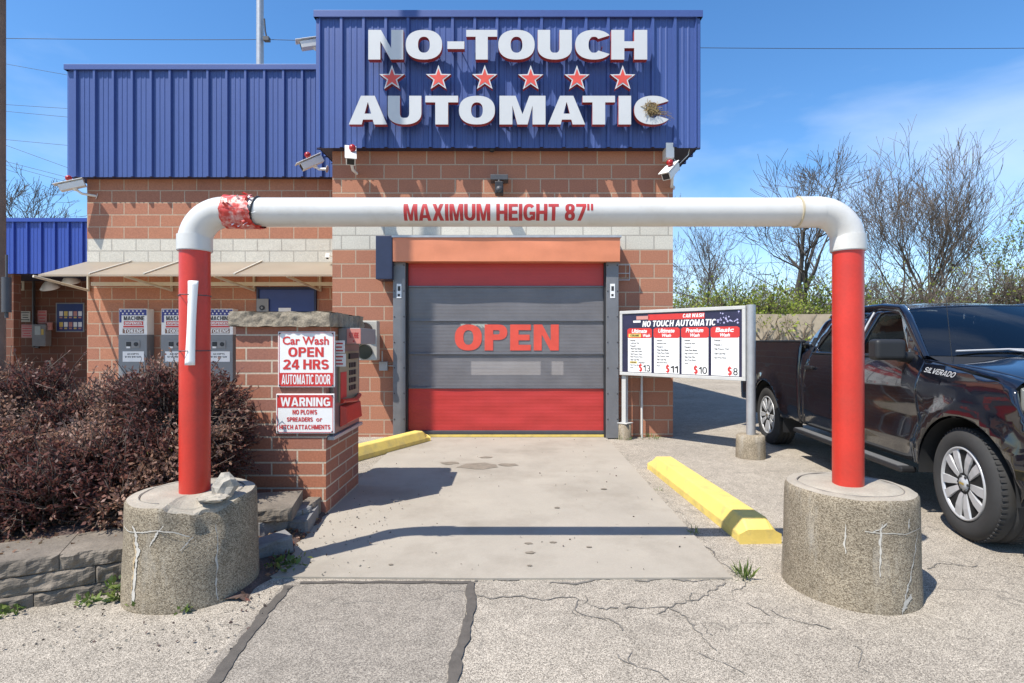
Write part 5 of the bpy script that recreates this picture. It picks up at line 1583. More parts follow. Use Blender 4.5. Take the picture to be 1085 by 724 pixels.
bedp = [(-2.725, SILL), (-2.725, 1.445), (-4.85, 1.46), (-4.87, .60), (-4.80, .55), (-4.32, .53)] + arch(WB, AR, 12, 176)[0:0] + arch(WB, AR, 166, 3) [0:]
bedp = [(-2.725, SILL), (-2.725, 1.445), (-4.85, 1.46), (-4.87, .62), (-4.80, .55), (WB - AR * math.cos(R(14)), AW + AR * math.sin(R(14)))] + arch(WB, AR, 166, 4)[1:] + [(WB + AR + .03, SILL)]
doors = {}
for sd in (-1, 1):
    panel('front_fender', [fender], m_paint, trk, sd)
    d1 = panel('door', [rnd_loop(fdoor, .03), rnd_loop(fw, .05)], m_paint, trk, sd)
    d2 = panel('door', [rnd_loop(rdoor, .03), rnd_loop(rw_, .05)], m_paint, trk, sd)
    doors[sd] = (d1, d2)
    panel('cab_corner', [cpil], m_paint, trk, sd)
    panel('bed_side', [bedp], m_paint, trk, sd)
    panel('window', [rnd_loop([(-.68, 1.33), (-1.08, 1.72), (-1.29, 1.75), (-1.48, 1.755), (-1.55, 1.315)], .04)], m_glass, d1, sd, .018, 0)
    panel('window', [rnd_loop([(-1.68, 1.315), (-1.67, 1.755), (-2.02, 1.745), (-2.24, 1.70), (-2.46, 1.38), (-2.41, 1.315)], .04)], m_glass, d2, sd, .018, 0)
    for dd_, uh in ((d1, -1.50), (d2, -2.42)):
        s = MB(); y = sd * (side_f(uh, 1.145) + .022)
        s.box(uh - .10, uh + .10, min(y - .014, y + .014), max(y - .014, y + .014), 1.128, 1.166)
        for e in (-.08, .08): s.box(uh + e - .015, uh + e + .015, min(y, y - sd * .05), max(y, y - sd * .05), 1.134, 1.16)
        s.build('handle', m_trim, dd_, bevel=.008)
    # window seal line
    s = MB()
    for a, b in ((-.74, -1.58), (-1.66, -2.46)):
        pts = [(a + (b - a) * k / 8, sd * (side_f(a + (b - a) * k / 8, 1.312) + .004), 1.312) for k in range(9)]
        s.tube(pts, .012, 6)
    s.build('belt_seal', m_trim, trk)
    pts = [(-1.575, sd * (side_f(-1.57, w) + .002), w) for w in (1.33, 1.45, 1.6, 1.745)]
    s = MB(); s.tube(pts, .010, 5); s.build('pillar_trim', m_chrome if False else m_alloy, d1)
    # mirror
    s = MB()
    yb = sd * (side_f(-.76, 1.32))
    s.tube([(-.70, yb - sd * .02, 1.315), (-.695, yb + sd * .09, 1.32)], [.05, .045], 10)
    mir = s.build('mirror', m_trim, trk)
    s = MB(); yc = yb + sd * .20
    s.box(-.74, -.60, yc - .125, yc + .125, 1.29, 1.47); s.build('mirror_shell', m_trim, mir, bevel=.035, segs=4)
    s = MB(); s.box(-.748, -.742, yc - .10, yc + .10, 1.31, 1.45); s.build('mirror_glass', m_chrome, mir)
    # running board and wheel-arch lining
    s = MB(); y0, y1 = sorted((sd * .92, sd * 1.055)); s.box(-2.74, -.62, y0, y1, .335, .385); rb = s.build('running_board', m_trim, trk, bevel=.015)
    s = MB(); y0, y1 = sorted((sd * .965, sd * 1.05)); s.box(-2.70, -.66, y0, y1, .384, .392); s.build('step_pad', mat('step_pad', (.11, .11, .11), rough=.7), rb)
    for ua in (0, WB):
        s = MB(); n = 22; vs = []
        for k in range(n + 1):
            a = R(-4 + 188 * k / n)
            vs += [(ua + (AR - .012) * math.cos(a), sd * .55, AW + (AR - .012) * math.sin(a)), (ua + (AR - .012) * math.cos(a), sd * (side_f(ua, .9) - .03), AW + (AR - .012) * math.sin(a))]
        s.add(vs, [(2*k, 2*k+2, 2*k+3, 2*k+1) for k in range(n)], smooth=True); s.build('arch_liner', m_under, trk)
        # mud flap
        if ua != 0:
            s = MB(); y0, y1 = sorted((sd * .72, sd * .97)); s.box(ua + .50, ua + .515, y0, y1, .24, .60); s.build('mud_flap', m_trim, trk)
    # wheel
    for ua in (0, WB):
        yo = sd * .995
        T = Matrix.Translation((ua, yo, AW - .005)) @ Matrix.Rotation(R(90) * (1 if sd < 0 else -1), 4, 'X')
        T = Matrix(((1, 0, 0, ua), (0, 0, sd, yo), (0, 1, 0, AW - .005), (0, 0, 0, 1)))
        if ua == 0: T = Matrix.Translation((ua, sd * .84, 0)) @ Matrix.Rotation(R(-7), 4, 'Z') @ Matrix.Translation((-ua, -sd * .84, 0)) @ T
        r_ = .405
        s = MB(); s.lathe([(.262, -.02), (.29, .0), (.345, .004), (.38, -.008), (.398, -.03), (r_, -.06), (r_, -.11), (r_ - .008, -.113), (r_ - .008, -.122), (r_, -.125), (r_, -.17), (r_ - .008, -.173), (r_ - .008, -.182), (r_, -.185), (r_, -.22), (.39, -.25), (.34, -.275), (.25, -.27), (.25, -.02)], n=64, T=T)
        # tread blocks
        for k in range(64):
            a = 2 * math.pi * k / 64
            TB = T @ Matrix.Rotation(a, 4, 'Z')
            s.box(r_ - .03, r_ + .004, -.012, .006, -.06, -.028, T=TB @ Matrix.Rotation(R(0), 4, 'X')); s.box(r_ - .03, r_ + .004, -.012, .006, -.25, -.19, T=TB)
        wh = s.build('wheel', m_tyre, trk)
        s = MB(); s.lathe([(.266, -.022), (.266, -.004), (.256, -.002), (.245, -.02), (.238, -.12), (.236, -.24)], n=56, T=T)
        for k in range(10):
            a = 2 * math.pi * (k + (.07 if k % 2 else -.07)) / 10
            TB = T @ Matrix.Rotation(a, 4, 'Z')
            tw_ = .10 if k % 2 else -.10
            vs = []
            for rr, hw, zz, zd, sh in ((.05, .024, -.026, -.06, 0), (.11, .030, -.012, -.06, .0), (.18, .041, -.006, -.055, .003 * (1 if k % 2 else -1)), (.25, .046, -.010, -.045, .006 * (1 if k % 2 else -1))):
                vs += [(rr, sh - hw, zd), (rr, sh - hw * .7, zz), (rr, sh + hw * .7, zz), (rr, sh + hw, zd)]
            fs = []
            for i in range(3):
                for j in range(4):
                    j2 = (j + 1) % 4; fs.append((i*4+j, i*4+j2, (i+1)*4+j2, (i+1)*4+j))
            s.add([TB @ Vector(p) for p in vs], fs + [(0, 1, 2, 3), (15, 14, 13, 12)])
        s.lathe([(.075, -.05), (.072, -.022), (.045, -.018), (.04, -.008), (.001, -.006)], n=24, T=T)
        s.build('rim', m_alloy, wh)
        s = MB()
        for k in range(6):
            TB = T @ Matrix.Rotation(2 * math.pi * k / 6, 4, 'Z') @ Matrix.Translation((.058, 0, 0))
            s.lathe([(.009, -.03), (.009, -.010), (.001, -.009)], n=8, T=TB)
        s.build('lug_nut', m_trim, wh)
        s = MB(); s.lathe([(.237, -.15), (.001, -.15)], n=30, T=T); s.build('brake_disc', m_under, wh)
        # bow-tie badge on the hub cap
        s = MB(); s.add([T @ Vector(p) for p in ((-.028, -.007, -.0045), (.026, -.009, -.0045), (.028, .007, -.0045), (-.026, .009, -.0045))], [(0, 1, 2, 3)]); s.build('hub_badge', mat('gold_badge', (.5, .36, .08), rough=.3, metal=.6), wh)
    # side lettering and bed badge
    def bf(u0, w0, tilt):
        return lambda a, b, c=0.0: Vector((u0 + sd * -1 * -a * (1 if sd < 0 else -1) * 1.0, sd * (side_f(u0 + (a if sd < 0 else -a), w0 + b + a * tilt) + .003 + c), w0 + b + a * tilt)) if sd > 0 else Vector((u0 + a, -(side_f(u0 + a, w0 + b + a * tilt) + .003 + c), w0 + b + a * tilt))
    if sd < 0:
        s = MB(); write(s, 'SILVERADO', bf(-.30, 1.208, -.075), 0, 0, .35, .040, n=.001, tv=.17, th=.16, gap=.14, shear=.2)
        s.build('lettering', m_alloy, trk)
        s = MB(); write(s, '4X4', bf(-4.62, 1.37, 0), 0, 0, .17, .055, n=.001, tv=.22, th=.18, shear=.2)
        s.build('badge', m_signpink, trk)
# dark core behind the panel gaps, floor and bed
s = MB(); s.box(-.98, -.55, -.86, .86, .42, 1.18); s.box(-2.70, -.62, -.90, .90, .42, .80); s.box(-4.84, -2.73, -.55, .55, .5, .95); s.box(-3.22, -2.73, -.90, .90, .46, .95); s.box(-4.84, -4.3, -.90, .90, .56, .95); s.box(-.55, .55, -.54, .54, .35, .95); s.box(.52, .74, -.78, .78, .4, .9)
s.build('underbody', m_under, trk)
# hood, roof, screens
def hoodf(u, v):
    y = -.90 + 1.80 * v; t = abs(y) / .90
    x = -.26 + (1.08 - .20 * t ** 3) * u
    w = 1.325 - .135 * u ** 1.7 - .055 * t ** 3 - .012 * (u < .01)
    w += .016 * math.exp(-((t - .55) / .12) ** 2) * (1 - u * .5)
    return (x, y, w)
s = MB(); s.grid(hoodf, 24, 40); hd = s.build('hood', m_paint, trk); k = hd.modifiers.new('thick', 'SOLIDIFY'); k.thickness = .03; k.offset = -1
def fendtop(sd):
    def fn(u, v):
        x = -.54 + .98 * u
        t_in = hoodf(max(0, (x + .26) / 1.02), 0 if sd < 0 else 1)
        w0 = 1.29 - (x + .52) * .118 if x < .3 else 1.175 - (x - .3) * .28
        a = Vector((x, sd * (side_f(x, w0) - .001), w0)); b = Vector((x, sd * .895, max(t_in[2] - .006, w0 + .004)))
        p = a.lerp(b, v); p.z += .012 * math.sin(v * math.pi)
        return p
    return fn
for sd in (-1, 1): s = MB(); s.grid(fendtop(sd), 16, 6, flip=sd > 0); s.build('fender_top', m_paint, trk)
def wsf(u, v):
    y = -1 + 2 * u
    t = abs(y)
    lo = Vector((-.30 - .26 * t ** 2.2, y * .865, 1.325 + .008 * t)); hi = Vector((-1.02 - .14 * t ** 2, y * .695, 1.775 - .022 * t ** 2))
    p = lo.lerp(hi, v); n_ = Vector((.5, 0, .8)); p += n_ * .035 * math.sin(v * math.pi) * 1.0
    return p
s = MB(); s.grid(wsf, 30, 12); s.build('windscreen', m_wind, trk)
def rooff(u, v):
    y = -1 + 2 * v; t = abs(y)
    x0 = -1.015 - .14 * t ** 2; x1 = -2.42
    x = x0 + (x1 - x0) * u
    wid = .70 - .0 * u
    w = 1.778 + .085 * math.sin(min(1, u * 1.25) * math.pi / 2) - .02 * u ** 3 - (.022 + .045 * math.sin(min(1, u * 1.25) * math.pi / 2)) * t ** 2.6
    return (x, y * wid, w)
s = MB(); s.grid(rooff, 26, 30, flip=True); rf = s.build('roof', m_paint, trk); k = rf.modifiers.new('thick', 'SOLIDIFY'); k.thickness = .025; k.offset = -1
# roof rails close the join between roof and door frames; A pillars
for sd in (-1, 1):
    s = MB(); pts = [(-.54, sd * .90, 1.31), (-.77, sd * .838, 1.50), (-.98, sd * .775, 1.665), (-1.14, sd * .725, 1.757), (-1.45, sd * .71, 1.795), (-1.9, sd * .705, 1.80), (-2.25, sd * .715, 1.775), (-2.42, sd * .74, 1.735)]
    s.tube(pts, [.03, .038, .04, .038, .034, .032, .034, .03], 10); s.build('roof_rail', m_paint, trk)
def rearf(u, v):
    y = -1 + 2 * u
    lo = Vector((-2.68, y * .90, 1.36)); hi = Vector((-2.42, y * .70, 1.80)); return lo.lerp(hi, v)
s = MB(); s.grid(rearf, 8, 6, flip=True); s.build('rear_window', m_glass, trk)
s = MB(); s.box(-2.715, -2.695, -.93, .93, .5, 1.37); s.build('cab_back', m_paint, trk)
s = MB(); s.box(-4.84, -2.73, -.94, .94, 1.40, 1.435); s.build('bed_cover', mat('vinyl_cover', (.014, .014, .015), rough=.6), trk, bevel=.012)
for sd in (-1, 1):
    s = MB(); y0, y1 = sorted((sd * .90, sd * .975)); s.box(-4.86, -2.727, y0, y1, 1.436, 1.468); s.build('bed_rail', m_trim, trk, bevel=.012)
    s = MB(); y0, y1 = sorted((sd * .80, sd * .975)); s.box(-4.885, -4.845, y0, y1, .95, 1.36); s.build('tail_light', m_red, trk, bevel=.01)
s = MB(); s.box(-4.91, -4.86, -.79, .79, .80, 1.45); s.build('tailgate', m_paint, trk, bevel=.015)
s = MB(); s.box(-5.0, -4.85, -.95, .95, .52, .72); s.build('rear_bumper', m_chrome, trk, bevel=.03)
# front end
s = MB(); s.prism([(.50, -.93), (.74, -.86), (.93, -.55), (.97, 0), (.93, .55), (.74, .86), (.50, .93)], .44, .70); s.build('front_bumper', m_paint, trk, bevel=.03)
s = MB(); s.prism([(.55, -.62), (.90, -.62), (.93, 0), (.90, .62), (.55, .62)], .72, 1.13); gr = s.build('grille', m_black, trk, bevel=.02)
s = MB(); s.box(.90, .945, -.60, .60, .90, .96); s.build('grille_bar', m_paint, gr, bevel=.01)
for sd in (-1, 1):
    s = MB(); pts = [(.43, sd * .945), (.66, sd * .90), (.86, sd * .80), (.90, sd * .64), (.55, sd * .62)]
    s.prism(pts if sd > 0 else pts[::-1], .99, 1.15); hl = s.build('headlight', mat('headlamp_lens', (.55, .56, .52), rough=.08, metal=.6), trk, bevel=.012)
    s = MB(); pts = [(.50, sd * .93), (.68, sd * .89), (.88, sd * .79), (.90, sd * .64), (.55, sd * .62)]; s.prism(pts if sd > 0 else pts[::-1], .705, .985); s.build('lower_lamp', m_paint, trk, bevel=.012)
# cowl, wipers, cabin
s = MB()
def cowl(u, v):
    a = Vector(wsf(u, 0)); b = Vector((-.255, a.y, 1.315 - .05 * abs(a.y / .865) ** 3)); p = a.lerp(b, v); p.z -= .012 * math.sin(v * math.pi) + .004; return p
s.grid(cowl, 24, 4, flip=True); s.build('cowl', m_trim, trk)
for y0, y1 in ((-.72, -.05), (.0, .66)):
    s = MB(); a, b = Vector(wsf((y0 / .865 + 1) / 2, .03)), Vector(wsf((y1 / .865 + 1) / 2, .055)); n_ = Vector((.02, 0, .025)); s.tube([a + n_, a.lerp(b, .5) + n_ * 1.5, b + n_], .009, 6); s.tube([a.lerp(b, .5) + n_ * 1.4, b + Vector((.12, .08, -.03))], .008, 6); s.build('wiper', mat('wiper_grey', (.35, .35, .36), rough=.4), trk)
s = MB(); s.box(-1.05, -.60, -.80, .80, 1.0, 1.27); s.build('dashboard', mat('dash', (.05, .05, .055), rough=.6), trk, bevel=.05)
m_seat = mat('seat_fabric', (.03, .03, .032), rough=.8)
for ux, ys in ((-1.75, (-.40, .40)), (-2.42, (-.45, .0, .45))):
    for y in ys:
        s = MB(); s.box(ux - .02, ux + .50, y - .24, y + .24, .80, .98); s.box(ux - .12, ux + .02, y - .24, y + .24, .9, 1.42); seat = s.build('seat', m_seat, trk, bevel=.05)
        s = MB(); s.box(ux - .12, ux - .02, y - .12, y + .12, 1.46, 1.62); s.tube([(ux - .07, y - .05, 1.40), (ux - .07, y - .05, 1.5)], .008, 5); s.build('headrest', m_seat, seat, bevel=.035)
s = MB(); s.tube([(-1.18 + .06 * math.sin(a), .40 + .185 * math.cos(a), 1.18 + .17 * math.sin(a)) for a in [2 * math.pi * k / 24 for k in range(25)]], .014, 6); s.build('steering_wheel', m_trim, trk)
s = MB(); s.box(-1.06, -1.02, -.11, .11, 1.63, 1.69); s.build('rear_view_mirror', m_trim, trk, bevel=.012)
s = MB(); s.tube([(-.30, -.86, 1.29), (-.40, -.865, 2.05)], .0028, 4); s.build('antenna', m_trim, trk)
s = MB(); s.box(-.62, -.615, .2, .32, 1.30, 1.40)
# white disc tag behind the windscreen
T = Matrix.Translation((-.60, .02, 1.39)) @ Matrix.Rotation(R(60), 4, 'Y')
s = MB(); s.lathe([(.06, 0), (.06, .004)], n=20, T=T); s.build('windscreen_tag', m_paper, trk)

# ------------------------------------------------------------------ foliage helpers
def leaf_mesh(name, pts, dirs, size, mats, parent=None, seed=0, aspect=.55, up=.0, curl=.25, clump=0):
    """many small leaves: each a kinked four-point blade of its own direction"""
    rg = np.random.default_rng(seed)
    pts = np.asarray(pts, float); n = len(pts)
    d = np.asarray(dirs, float) + rg.normal(0, .55, (n, 3)); d[:, 2] += up
    d /= np.linalg.norm(d, axis=1)[:, None] + 1e-9
    r = rg.normal(0, 1, (n, 3)); sdir = np.cross(d, r); sdir /= np.linalg.norm(sdir, axis=1)[:, None] + 1e-9
    nn = np.cross(d, sdir)
    L = size * rg.uniform(.45, 1.55, n)[:, None]; Wd = L * aspect * .5; L = L
    v = np.empty((n, 4, 3)); v[:, 0] = pts; v[:, 1] = pts + d * L * .5 + sdir * Wd + nn * L * curl * .3; v[:, 2] = pts + d * L; v[:, 3] = pts + d * L * .5 - sdir * Wd + nn * L * curl * .3
    off = Vector((0, 0, 0))
    if parent is not None and root_of(parent).name not in LOCAL: off = root_of(parent).location
    v -= np.array(off)
    me = bpy.data.meshes.new(name)
    me.vertices.add(n * 4); me.vertices.foreach_set('co', v.reshape(-1))
    me.loops.add(n * 4); me.loops.foreach_set('vertex_index', np.arange(n * 4, dtype=np.int32))
    me.polygons.add(n); me.polygons.foreach_set('loop_start', np.arange(0, n * 4, 4, dtype=np.int32))
    for m in mats: me.materials.append(m)
    ix = rg.integers(0, len(mats), n)
    if clump: ix = np.clip(np.array([(fnoise(p_, clump) * 1.5 + .5) * len(mats) for p_ in pts]) + rg.normal(0, .8, n), 0, len(mats) - 1)
    me.polygons.foreach_set('material_index', ix.astype(np.int32))
    me.update(calc_edges=True); me.validate()
    o = bpy.data.objects.new(name, me); COL.objects.link(o)
    if parent is not None: o.parent = parent
    return o
def leafmat(name, col, trans=.25):
    if name in MATS: return MATS[name]
    m = mat(name, col, rough=.5, var=.25, scale=3, spec=.35)
    t = m.node_tree; b = t.nodes['Principled BSDF']; o = t.nodes['Material Output']
    tl_ = t.nodes.new('ShaderNodeBsdfTranslucent'); tl_.inputs['Color'].default_value = (*[min(1, c * 1.5) for c in col], 1)
    ms = t.nodes.new('ShaderNodeMixShader'); ms.inputs['Fac'].default_value = .38
    t.links.new(b.outputs[0], ms.inputs[1]); t.links.new(tl_.outputs[0], ms.inputs[2]); t.links.new(ms.outputs[0], o.inputs['Surface'])
    return m
BARB = [leafmat('barberry_dark', (.11, .043, .035)), leafmat('barberry_mid', (.19, .083, .062)), leafmat('barberry_brown', (.24, .138, .09)), leafmat('barberry_pale', (.34, .205, .15))]
m_twig = mat('shrub_twig', (.095, .070, .055), rough=.9, var=.3, scale=10)

def shrub(name, blobs, base, nsprig, seed, label, greens=0):
    rnd_ = random.Random(seed)
    r = empty(name, base, label, 'shrub', 'barberry shrubs behind the low wall')
    P_, D_ = [], []
    tw_ = MB()
    vols = [b[1][0] * b[1][1] + b[1][1] * b[1][2] + b[1][0] * b[1][2] for b in blobs]
    def inside(p, k):
        return sum(((p[i] - blobs[k][0][i]) / blobs[k][1][i]) ** 2 for i in range(3))
    made = 0
    while made < nsprig:
        k = rnd_.choices(range(len(blobs)), vols)[0]
        c, rad = blobs[k]
        d_ = Vector((rnd_.gauss(0, 1), rnd_.gauss(0, 1), rnd_.gauss(0, 1))).normalized()
        if d_.z < -.75 or (d_.y > .35 and rnd_.random() < .6): continue
        t = rnd_.uniform(.70, .97) if rnd_.random() < .8 else rnd_.uniform(.35, .7)
        p = Vector((c[0] + d_.x * rad[0] * t, c[1] + d_.y * rad[1] * t, c[2] + d_.z * rad[2] * t))
        if p.z < base.z + .05: continue
        if any(inside(p, j) < .55 for j in range(len(blobs)) if j != k): continue
        if fnoise(p * 2.6 + Vector((seed, 0, 0))) < -.10 and t > .68: continue
        if p.z < base.z + .22 and rnd_.random() < .35: continue
        L = rnd_.uniform(.06, .15) * (2.0 if rnd_.random() < .10 else 1)
        dr = (d_ + Vector((rnd_.gauss(0, .45), rnd_.gauss(0, .45), rnd_.gauss(.25, .45)))).normalized()
        e = p + dr * L + Vector((rnd_.gauss(0, .02), rnd_.gauss(0, .02), 0))
        if max(CX + F * e.x / e.y, CX + F * p.x / p.y) > 283: continue
        made += 1
        tw_.tube([p - dr * .08, p + dr * L * .5, e], [.0045, .0035, .002], 3, caps=False)
        for i in range(rnd_.randint(9, 15)):
            q = p.lerp(e, rnd_.uniform(-.2, 1)); P_.append(q); D_.append(dr * .7 + Vector((rnd_.gauss(0, .6), rnd_.gauss(0, .6), rnd_.gauss(0, .6))))
    # stems from the ground into the crown
    for k, (c, rad) in enumerate(blobs):
        for i in range(int(16 * rad[0] * 2)):
            g0 = Vector((c[0] + rnd_.uniform(-.35, .35) * rad[0], c[1] + rnd_.uniform(-.35, .35) * rad[1], base.z - .03))
            d_ = Vector((rnd_.gauss(0, .6), rnd_.gauss(0, .6), 1)).normalized()
            e = Vector((c[0] + d_.x * rad[0] * .95, c[1] + d_.y * rad[1] * .95, c[2] + d_.z * rad[2] * .9))
            mid = g0.lerp(e, .5) + Vector((rnd_.gauss(0, .05), rnd_.gauss(0, .05), .08))
            tw_.tube([g0, mid, e], [.011, .008, .003], 5, caps=False)
    tw_.build('branches', m_twig, r)
    leaf_mesh('foliage', P_, D_, .027, BARB, r, seed, clump=2.2)
    return r
gz = .23
shrub('barberry_shrub', [((-4.75, 4.75, .70), (.75, .62, .50)), ((-3.95, 4.70, .68), (.65, .62, .53)), ((-3.55, 4.55, .62), (.48, .55, .50)), ((-4.3, 4.35, .55), (.7, .42, .42)), ((-3.5, 3.85, .45), (.45, .42, .32)), ((-4.2, 3.75, .45), (.5, .5, .34)), ((-3.6, 3.35, .38), (.45, .34, .20))], Vector((-4.1, 4.6, gz)), 5600, 31, 'wide wine brown barberry shrub at the left edge of the bed')
shrub('barberry_shrub', [((-2.95, 4.50, .70), (.55, .56, .52)), ((-2.55, 4.20, .72), (.48, .46, .50)), ((-2.46, 4.05, .60), (.34, .36, .44)), ((-3.05, 4.15, .55), (.42, .40, .40)), ((-2.85, 3.75, .48), (.40, .34, .34)), ((-2.45, 3.80, .46), (.30, .28, .32)), ((-3.05, 3.5, .40), (.36, .28, .22)), ((-2.6, 3.58, .38), (.28, .22, .20))], Vector((-2.8, 4.3, gz)), 4800, 57, 'wine brown barberry shrub behind the left red post')
# weeds
WEED = [leafmat('weed_green', (.11, .17, .04)), leafmat('weed_light', (.19, .24, .07)), leafmat('weed_dark', (.07, .11, .03))]
def weed(p, h, n, spread, label, seed, grass=False, mats=WEED, size=None, group='weeds'):
    rnd_ = random.Random(seed)
    p = Vector(p)
    P_, D_ = [], []
    for i in range(n):
        a = rnd_.uniform(0, 2 * math.pi); r_ = spread * rnd_.random() ** .7
        hh = h * rnd_.random()
        P_.append(p + Vector((r_ * math.cos(a) * (.4 + hh / h), r_ * math.sin(a) * (.4 + hh / h), hh * (0 if grass else 1)))); D_.append(Vector((math.cos(a) * .7, math.sin(a) * .7, 1.4 if grass else .4)))
    o = leaf_mesh('weed', P_, D_, size or (h * .9 if grass else .04), mats, None, seed, aspect=.12 if grass else .5)
    tag(o, label, 'weed', group)
    return o
def wp(x, y, z=0):
    d_ = F * (EYE - z) / (y - HY); return Vector((X(x, d_), d_, z))
WL_ = [((123, 637), .10, 60, .04, 'leafy weed between the low wall end and the cracked footing', False), ((788, 613), .10, 45, .05, 'grass tuft at the right front corner of the concrete drive', True),
       ((736, 566), .07, 20, .035, 'small weed beside the drive edge near the wheel stop', True), ((698, 520), .04, 14, .03, 'tiny weed in the joint along the middle of the drive edge', True),
       ((661, 466), .09, 50, .10, 'grass tuft at the foot of the left board post', True), ((690, 465), .07, 60, .16, 'low grass along the wall behind the price board', True),
       ((411, 458), .13, 50, .05, 'light green weed growing by the wall above the yellow stop', False), ((305, 602), .05, 60, .09, 'low green weeds in the mulch beside the cracked footing', False),
       ((282, 604), .04, 40, .07, 'small weed close against the cracked footing', False), ((150, 645), .03, 25, .05, 'flat weed at the front foot of the cracked footing', False),
       ((193, 648), .03, 22, .04, 'dry little weed at the base front of the cracked footing', False), ((92, 640), .03, 30, .06, 'low weed at the foot of the block wall near its end', False), ((12, 650), .04, 40, .06, 'weed at the foot of the block wall at the frame edge', False)]
for i, ((px, py), h, n, sp, lb, gr_) in enumerate(WL_): weed(wp(px, py), h, n, sp, lb, 100 + i, gr_, group='weeds in the joints')
BW = [(40, 555, 'ground weed under the left shrub nearest the wall'), (100, 535, 'green weed under the shrubs left of the cracked footing'), (72, 545, 'taller green weed between the two shrubs'), (130, 520, 'green weed right behind the cracked footing edge'), (18, 560, 'small weed on the bed at the left frame edge')]
for i, (px, py, lb) in enumerate(BW): weed(wp(px, py, gz), .14, 90, .13, lb, 140 + i, False, size=.05, group='weeds in the planting bed')
for i, (c_, lb) in enumerate((((-4.3, 4.2, .45), 'yellow green shoots inside the left shrub'), ((-2.45, 3.72, .5), 'yellow green shoots low in the right shrub'))): weed(c_, .22, 130, .16, lb, 150 + i, False, mats=[WEED[1], leafmat('shoot', (.22, .24, .06)), BARB[3]], size=.04, group='green shoots in the shrubs')
# fallen leaves and chips on the bed and dirt
rg = np.random.default_rng(5)
pp, dd_ = [], []
for i in range(4200):
    if i < 2600: x, v_ = rg.uniform(-4.6, -2.2), rg.uniform(0, .6); _x, y, z = bed((x + 9.5) / 7.35, v_); z += .006
    else:
        y = rg.uniform(3.0, 4.3); u_ = rg.uniform(.05, 1) ; x, _y, z = dirt(u_, (y - 3.0) / 1.5); z += .006
        if (x - GX0) ** 2 + (y - GY) ** 2 < .17: continue
    pp.append((x, y, z)); dd_.append((rg.normal(), rg.normal(), .1))
o = leaf_mesh('leaf_litter', pp, dd_, .028, [BARB[1], BARB[2], leafmat('dry_leaf', (.20, .12, .07)), leafmat('dry_tan', (.28, .20, .12))], None, 9)
tag(o, 'reddish brown leaf litter over the planting bed and dirt strip', 'leaf litter', kind='stuff')
pp = []
for i in range(500):
    x = rg.uniform(-1.5, 1.4) if i < 250 else rg.uniform(-2.4, -1.3); y = rg.uniform(3.25, 8) if i < 250 else rg.uniform(2.5, 3.3)
    if i < 250 and rg.random() < .5: x = rg.uniform(-1.5, -.9); y = rg.uniform(3.3, 5)
    if (x - GX0) ** 2 + (y - GY) ** 2 < .18: continue
    pp.append((x, y, .018 if y > 3.28 else .006))
o = leaf_mesh('gravel_litter', pp, [(rg.normal(), rg.normal(), .05) for _ in pp], .014, [m_soil, m_aggtop, m_crack], None, 12, aspect=.9)
tag(o, 'scattered grit and bits of debris on the drive and lot', 'litter', kind='stuff')

# ------------------------------------------------------------------ boundary wall, trees and thicket behind
bw = empty('boundary_wall', (16, 22, 0), 'long low tan wall with dark strands imitating branch shadows at the back of the lot', 'wall')
s = MB(); s.box(3, 60, 22, 22.25, -.2, Z(333, 22)); s.build('masonry', mat('tan_wall', (.40, .33, .235), rough=.95, var=.2, scale=1.5, bump=.3, bscale=20, dirt=(.22, .17, .115), dscale=2.2, damt=.6), bw)  # darker blotches put mottled tree-branch shade into the wall colour
s = MB(); rnd = random.Random(17)
for i in range(420):
    x = rnd.uniform(5, 34); p = Vector((x, 21.97, rnd.uniform(0, 1.2))); pts = [p]
    dx = rnd.gauss(0, .5)
    for k in range(6): p = p + Vector((dx * .16 + rnd.gauss(0, .10), rnd.gauss(0, .012), rnd.uniform(.1, .32))); pts.append(Vector((p.x, min(21.985, p.y), min(p.z, 2.7))))
    s.tube(pts, [.022, .02, .018, .016, .012, .01, .008], 3, caps=False)
s.build('branch_shade_strands', mat('branch_shade', (.15, .115, .08), rough=.95), bw)  # added dark strands that imitate branch shadows across the wall

m_bark = mat('grey_bark', (.075, .064, .053), rough=.95, var=.3, scale=4)
m_barkb = mat('brown_bark', (.115, .09, .068), rough=.95, var=.3, scale=4)
SPRING = [leafmat('spring_leaf', (.22, .27, .04)), leafmat('spring_leaf_light', (.32, .36, .07)), leafmat('spring_leaf_dark', (.14, .19, .03))]
def grow(trunk, twigs, p, d_, L, r_, lev, maxlev, rnd_, tips, spread=.55, upb=.12, split=(2, 4), thin=.012):
    n = 4 if lev < 2 else 3
    pts, rad = [p], [r_]
    for k in range(n):
        d_ = (d_ + Vector((rnd_.gauss(0, .13), rnd_.gauss(0, .13), rnd_.gauss(upb * .5, .09)))).normalized()
        p = p + d_ * L / n
        pts.append(p); rad.append(max(.0075, r_ * (1 - .42 * (k + 1) / n)))
    (trunk if lev < 2 else twigs).tube(pts, rad, 7 if lev == 0 else (5 if lev < 3 else 3), caps=False, smooth=lev < 3)
    if lev >= maxlev: tips.append((p, d_)); return
    kids_ = rnd_.randint(*split) + (1 if lev == 0 else 0)
    for i in range(kids_):
        t = 1.0 if i == 0 else rnd_.uniform(.35 if lev else .45, 1)
        k = min(n, max(1, int(round(t * n)))); q = pts[k]
        az = Vector((rnd_.gauss(0, 1), rnd_.gauss(0, 1), rnd_.gauss(0, .5)))
        nd = (d_ * (1 if i else 1.4) + az * spread * (.55 if i == 0 else 1) + Vector((0, 0, upb))).normalized()
        grow(trunk, twigs, q, nd, L * rnd_.uniform(.58, .82), max(.0075, rad[k] * (.72 if i == 0 else .55)), lev + 1, maxlev, rnd_, tips, spread, upb, split)
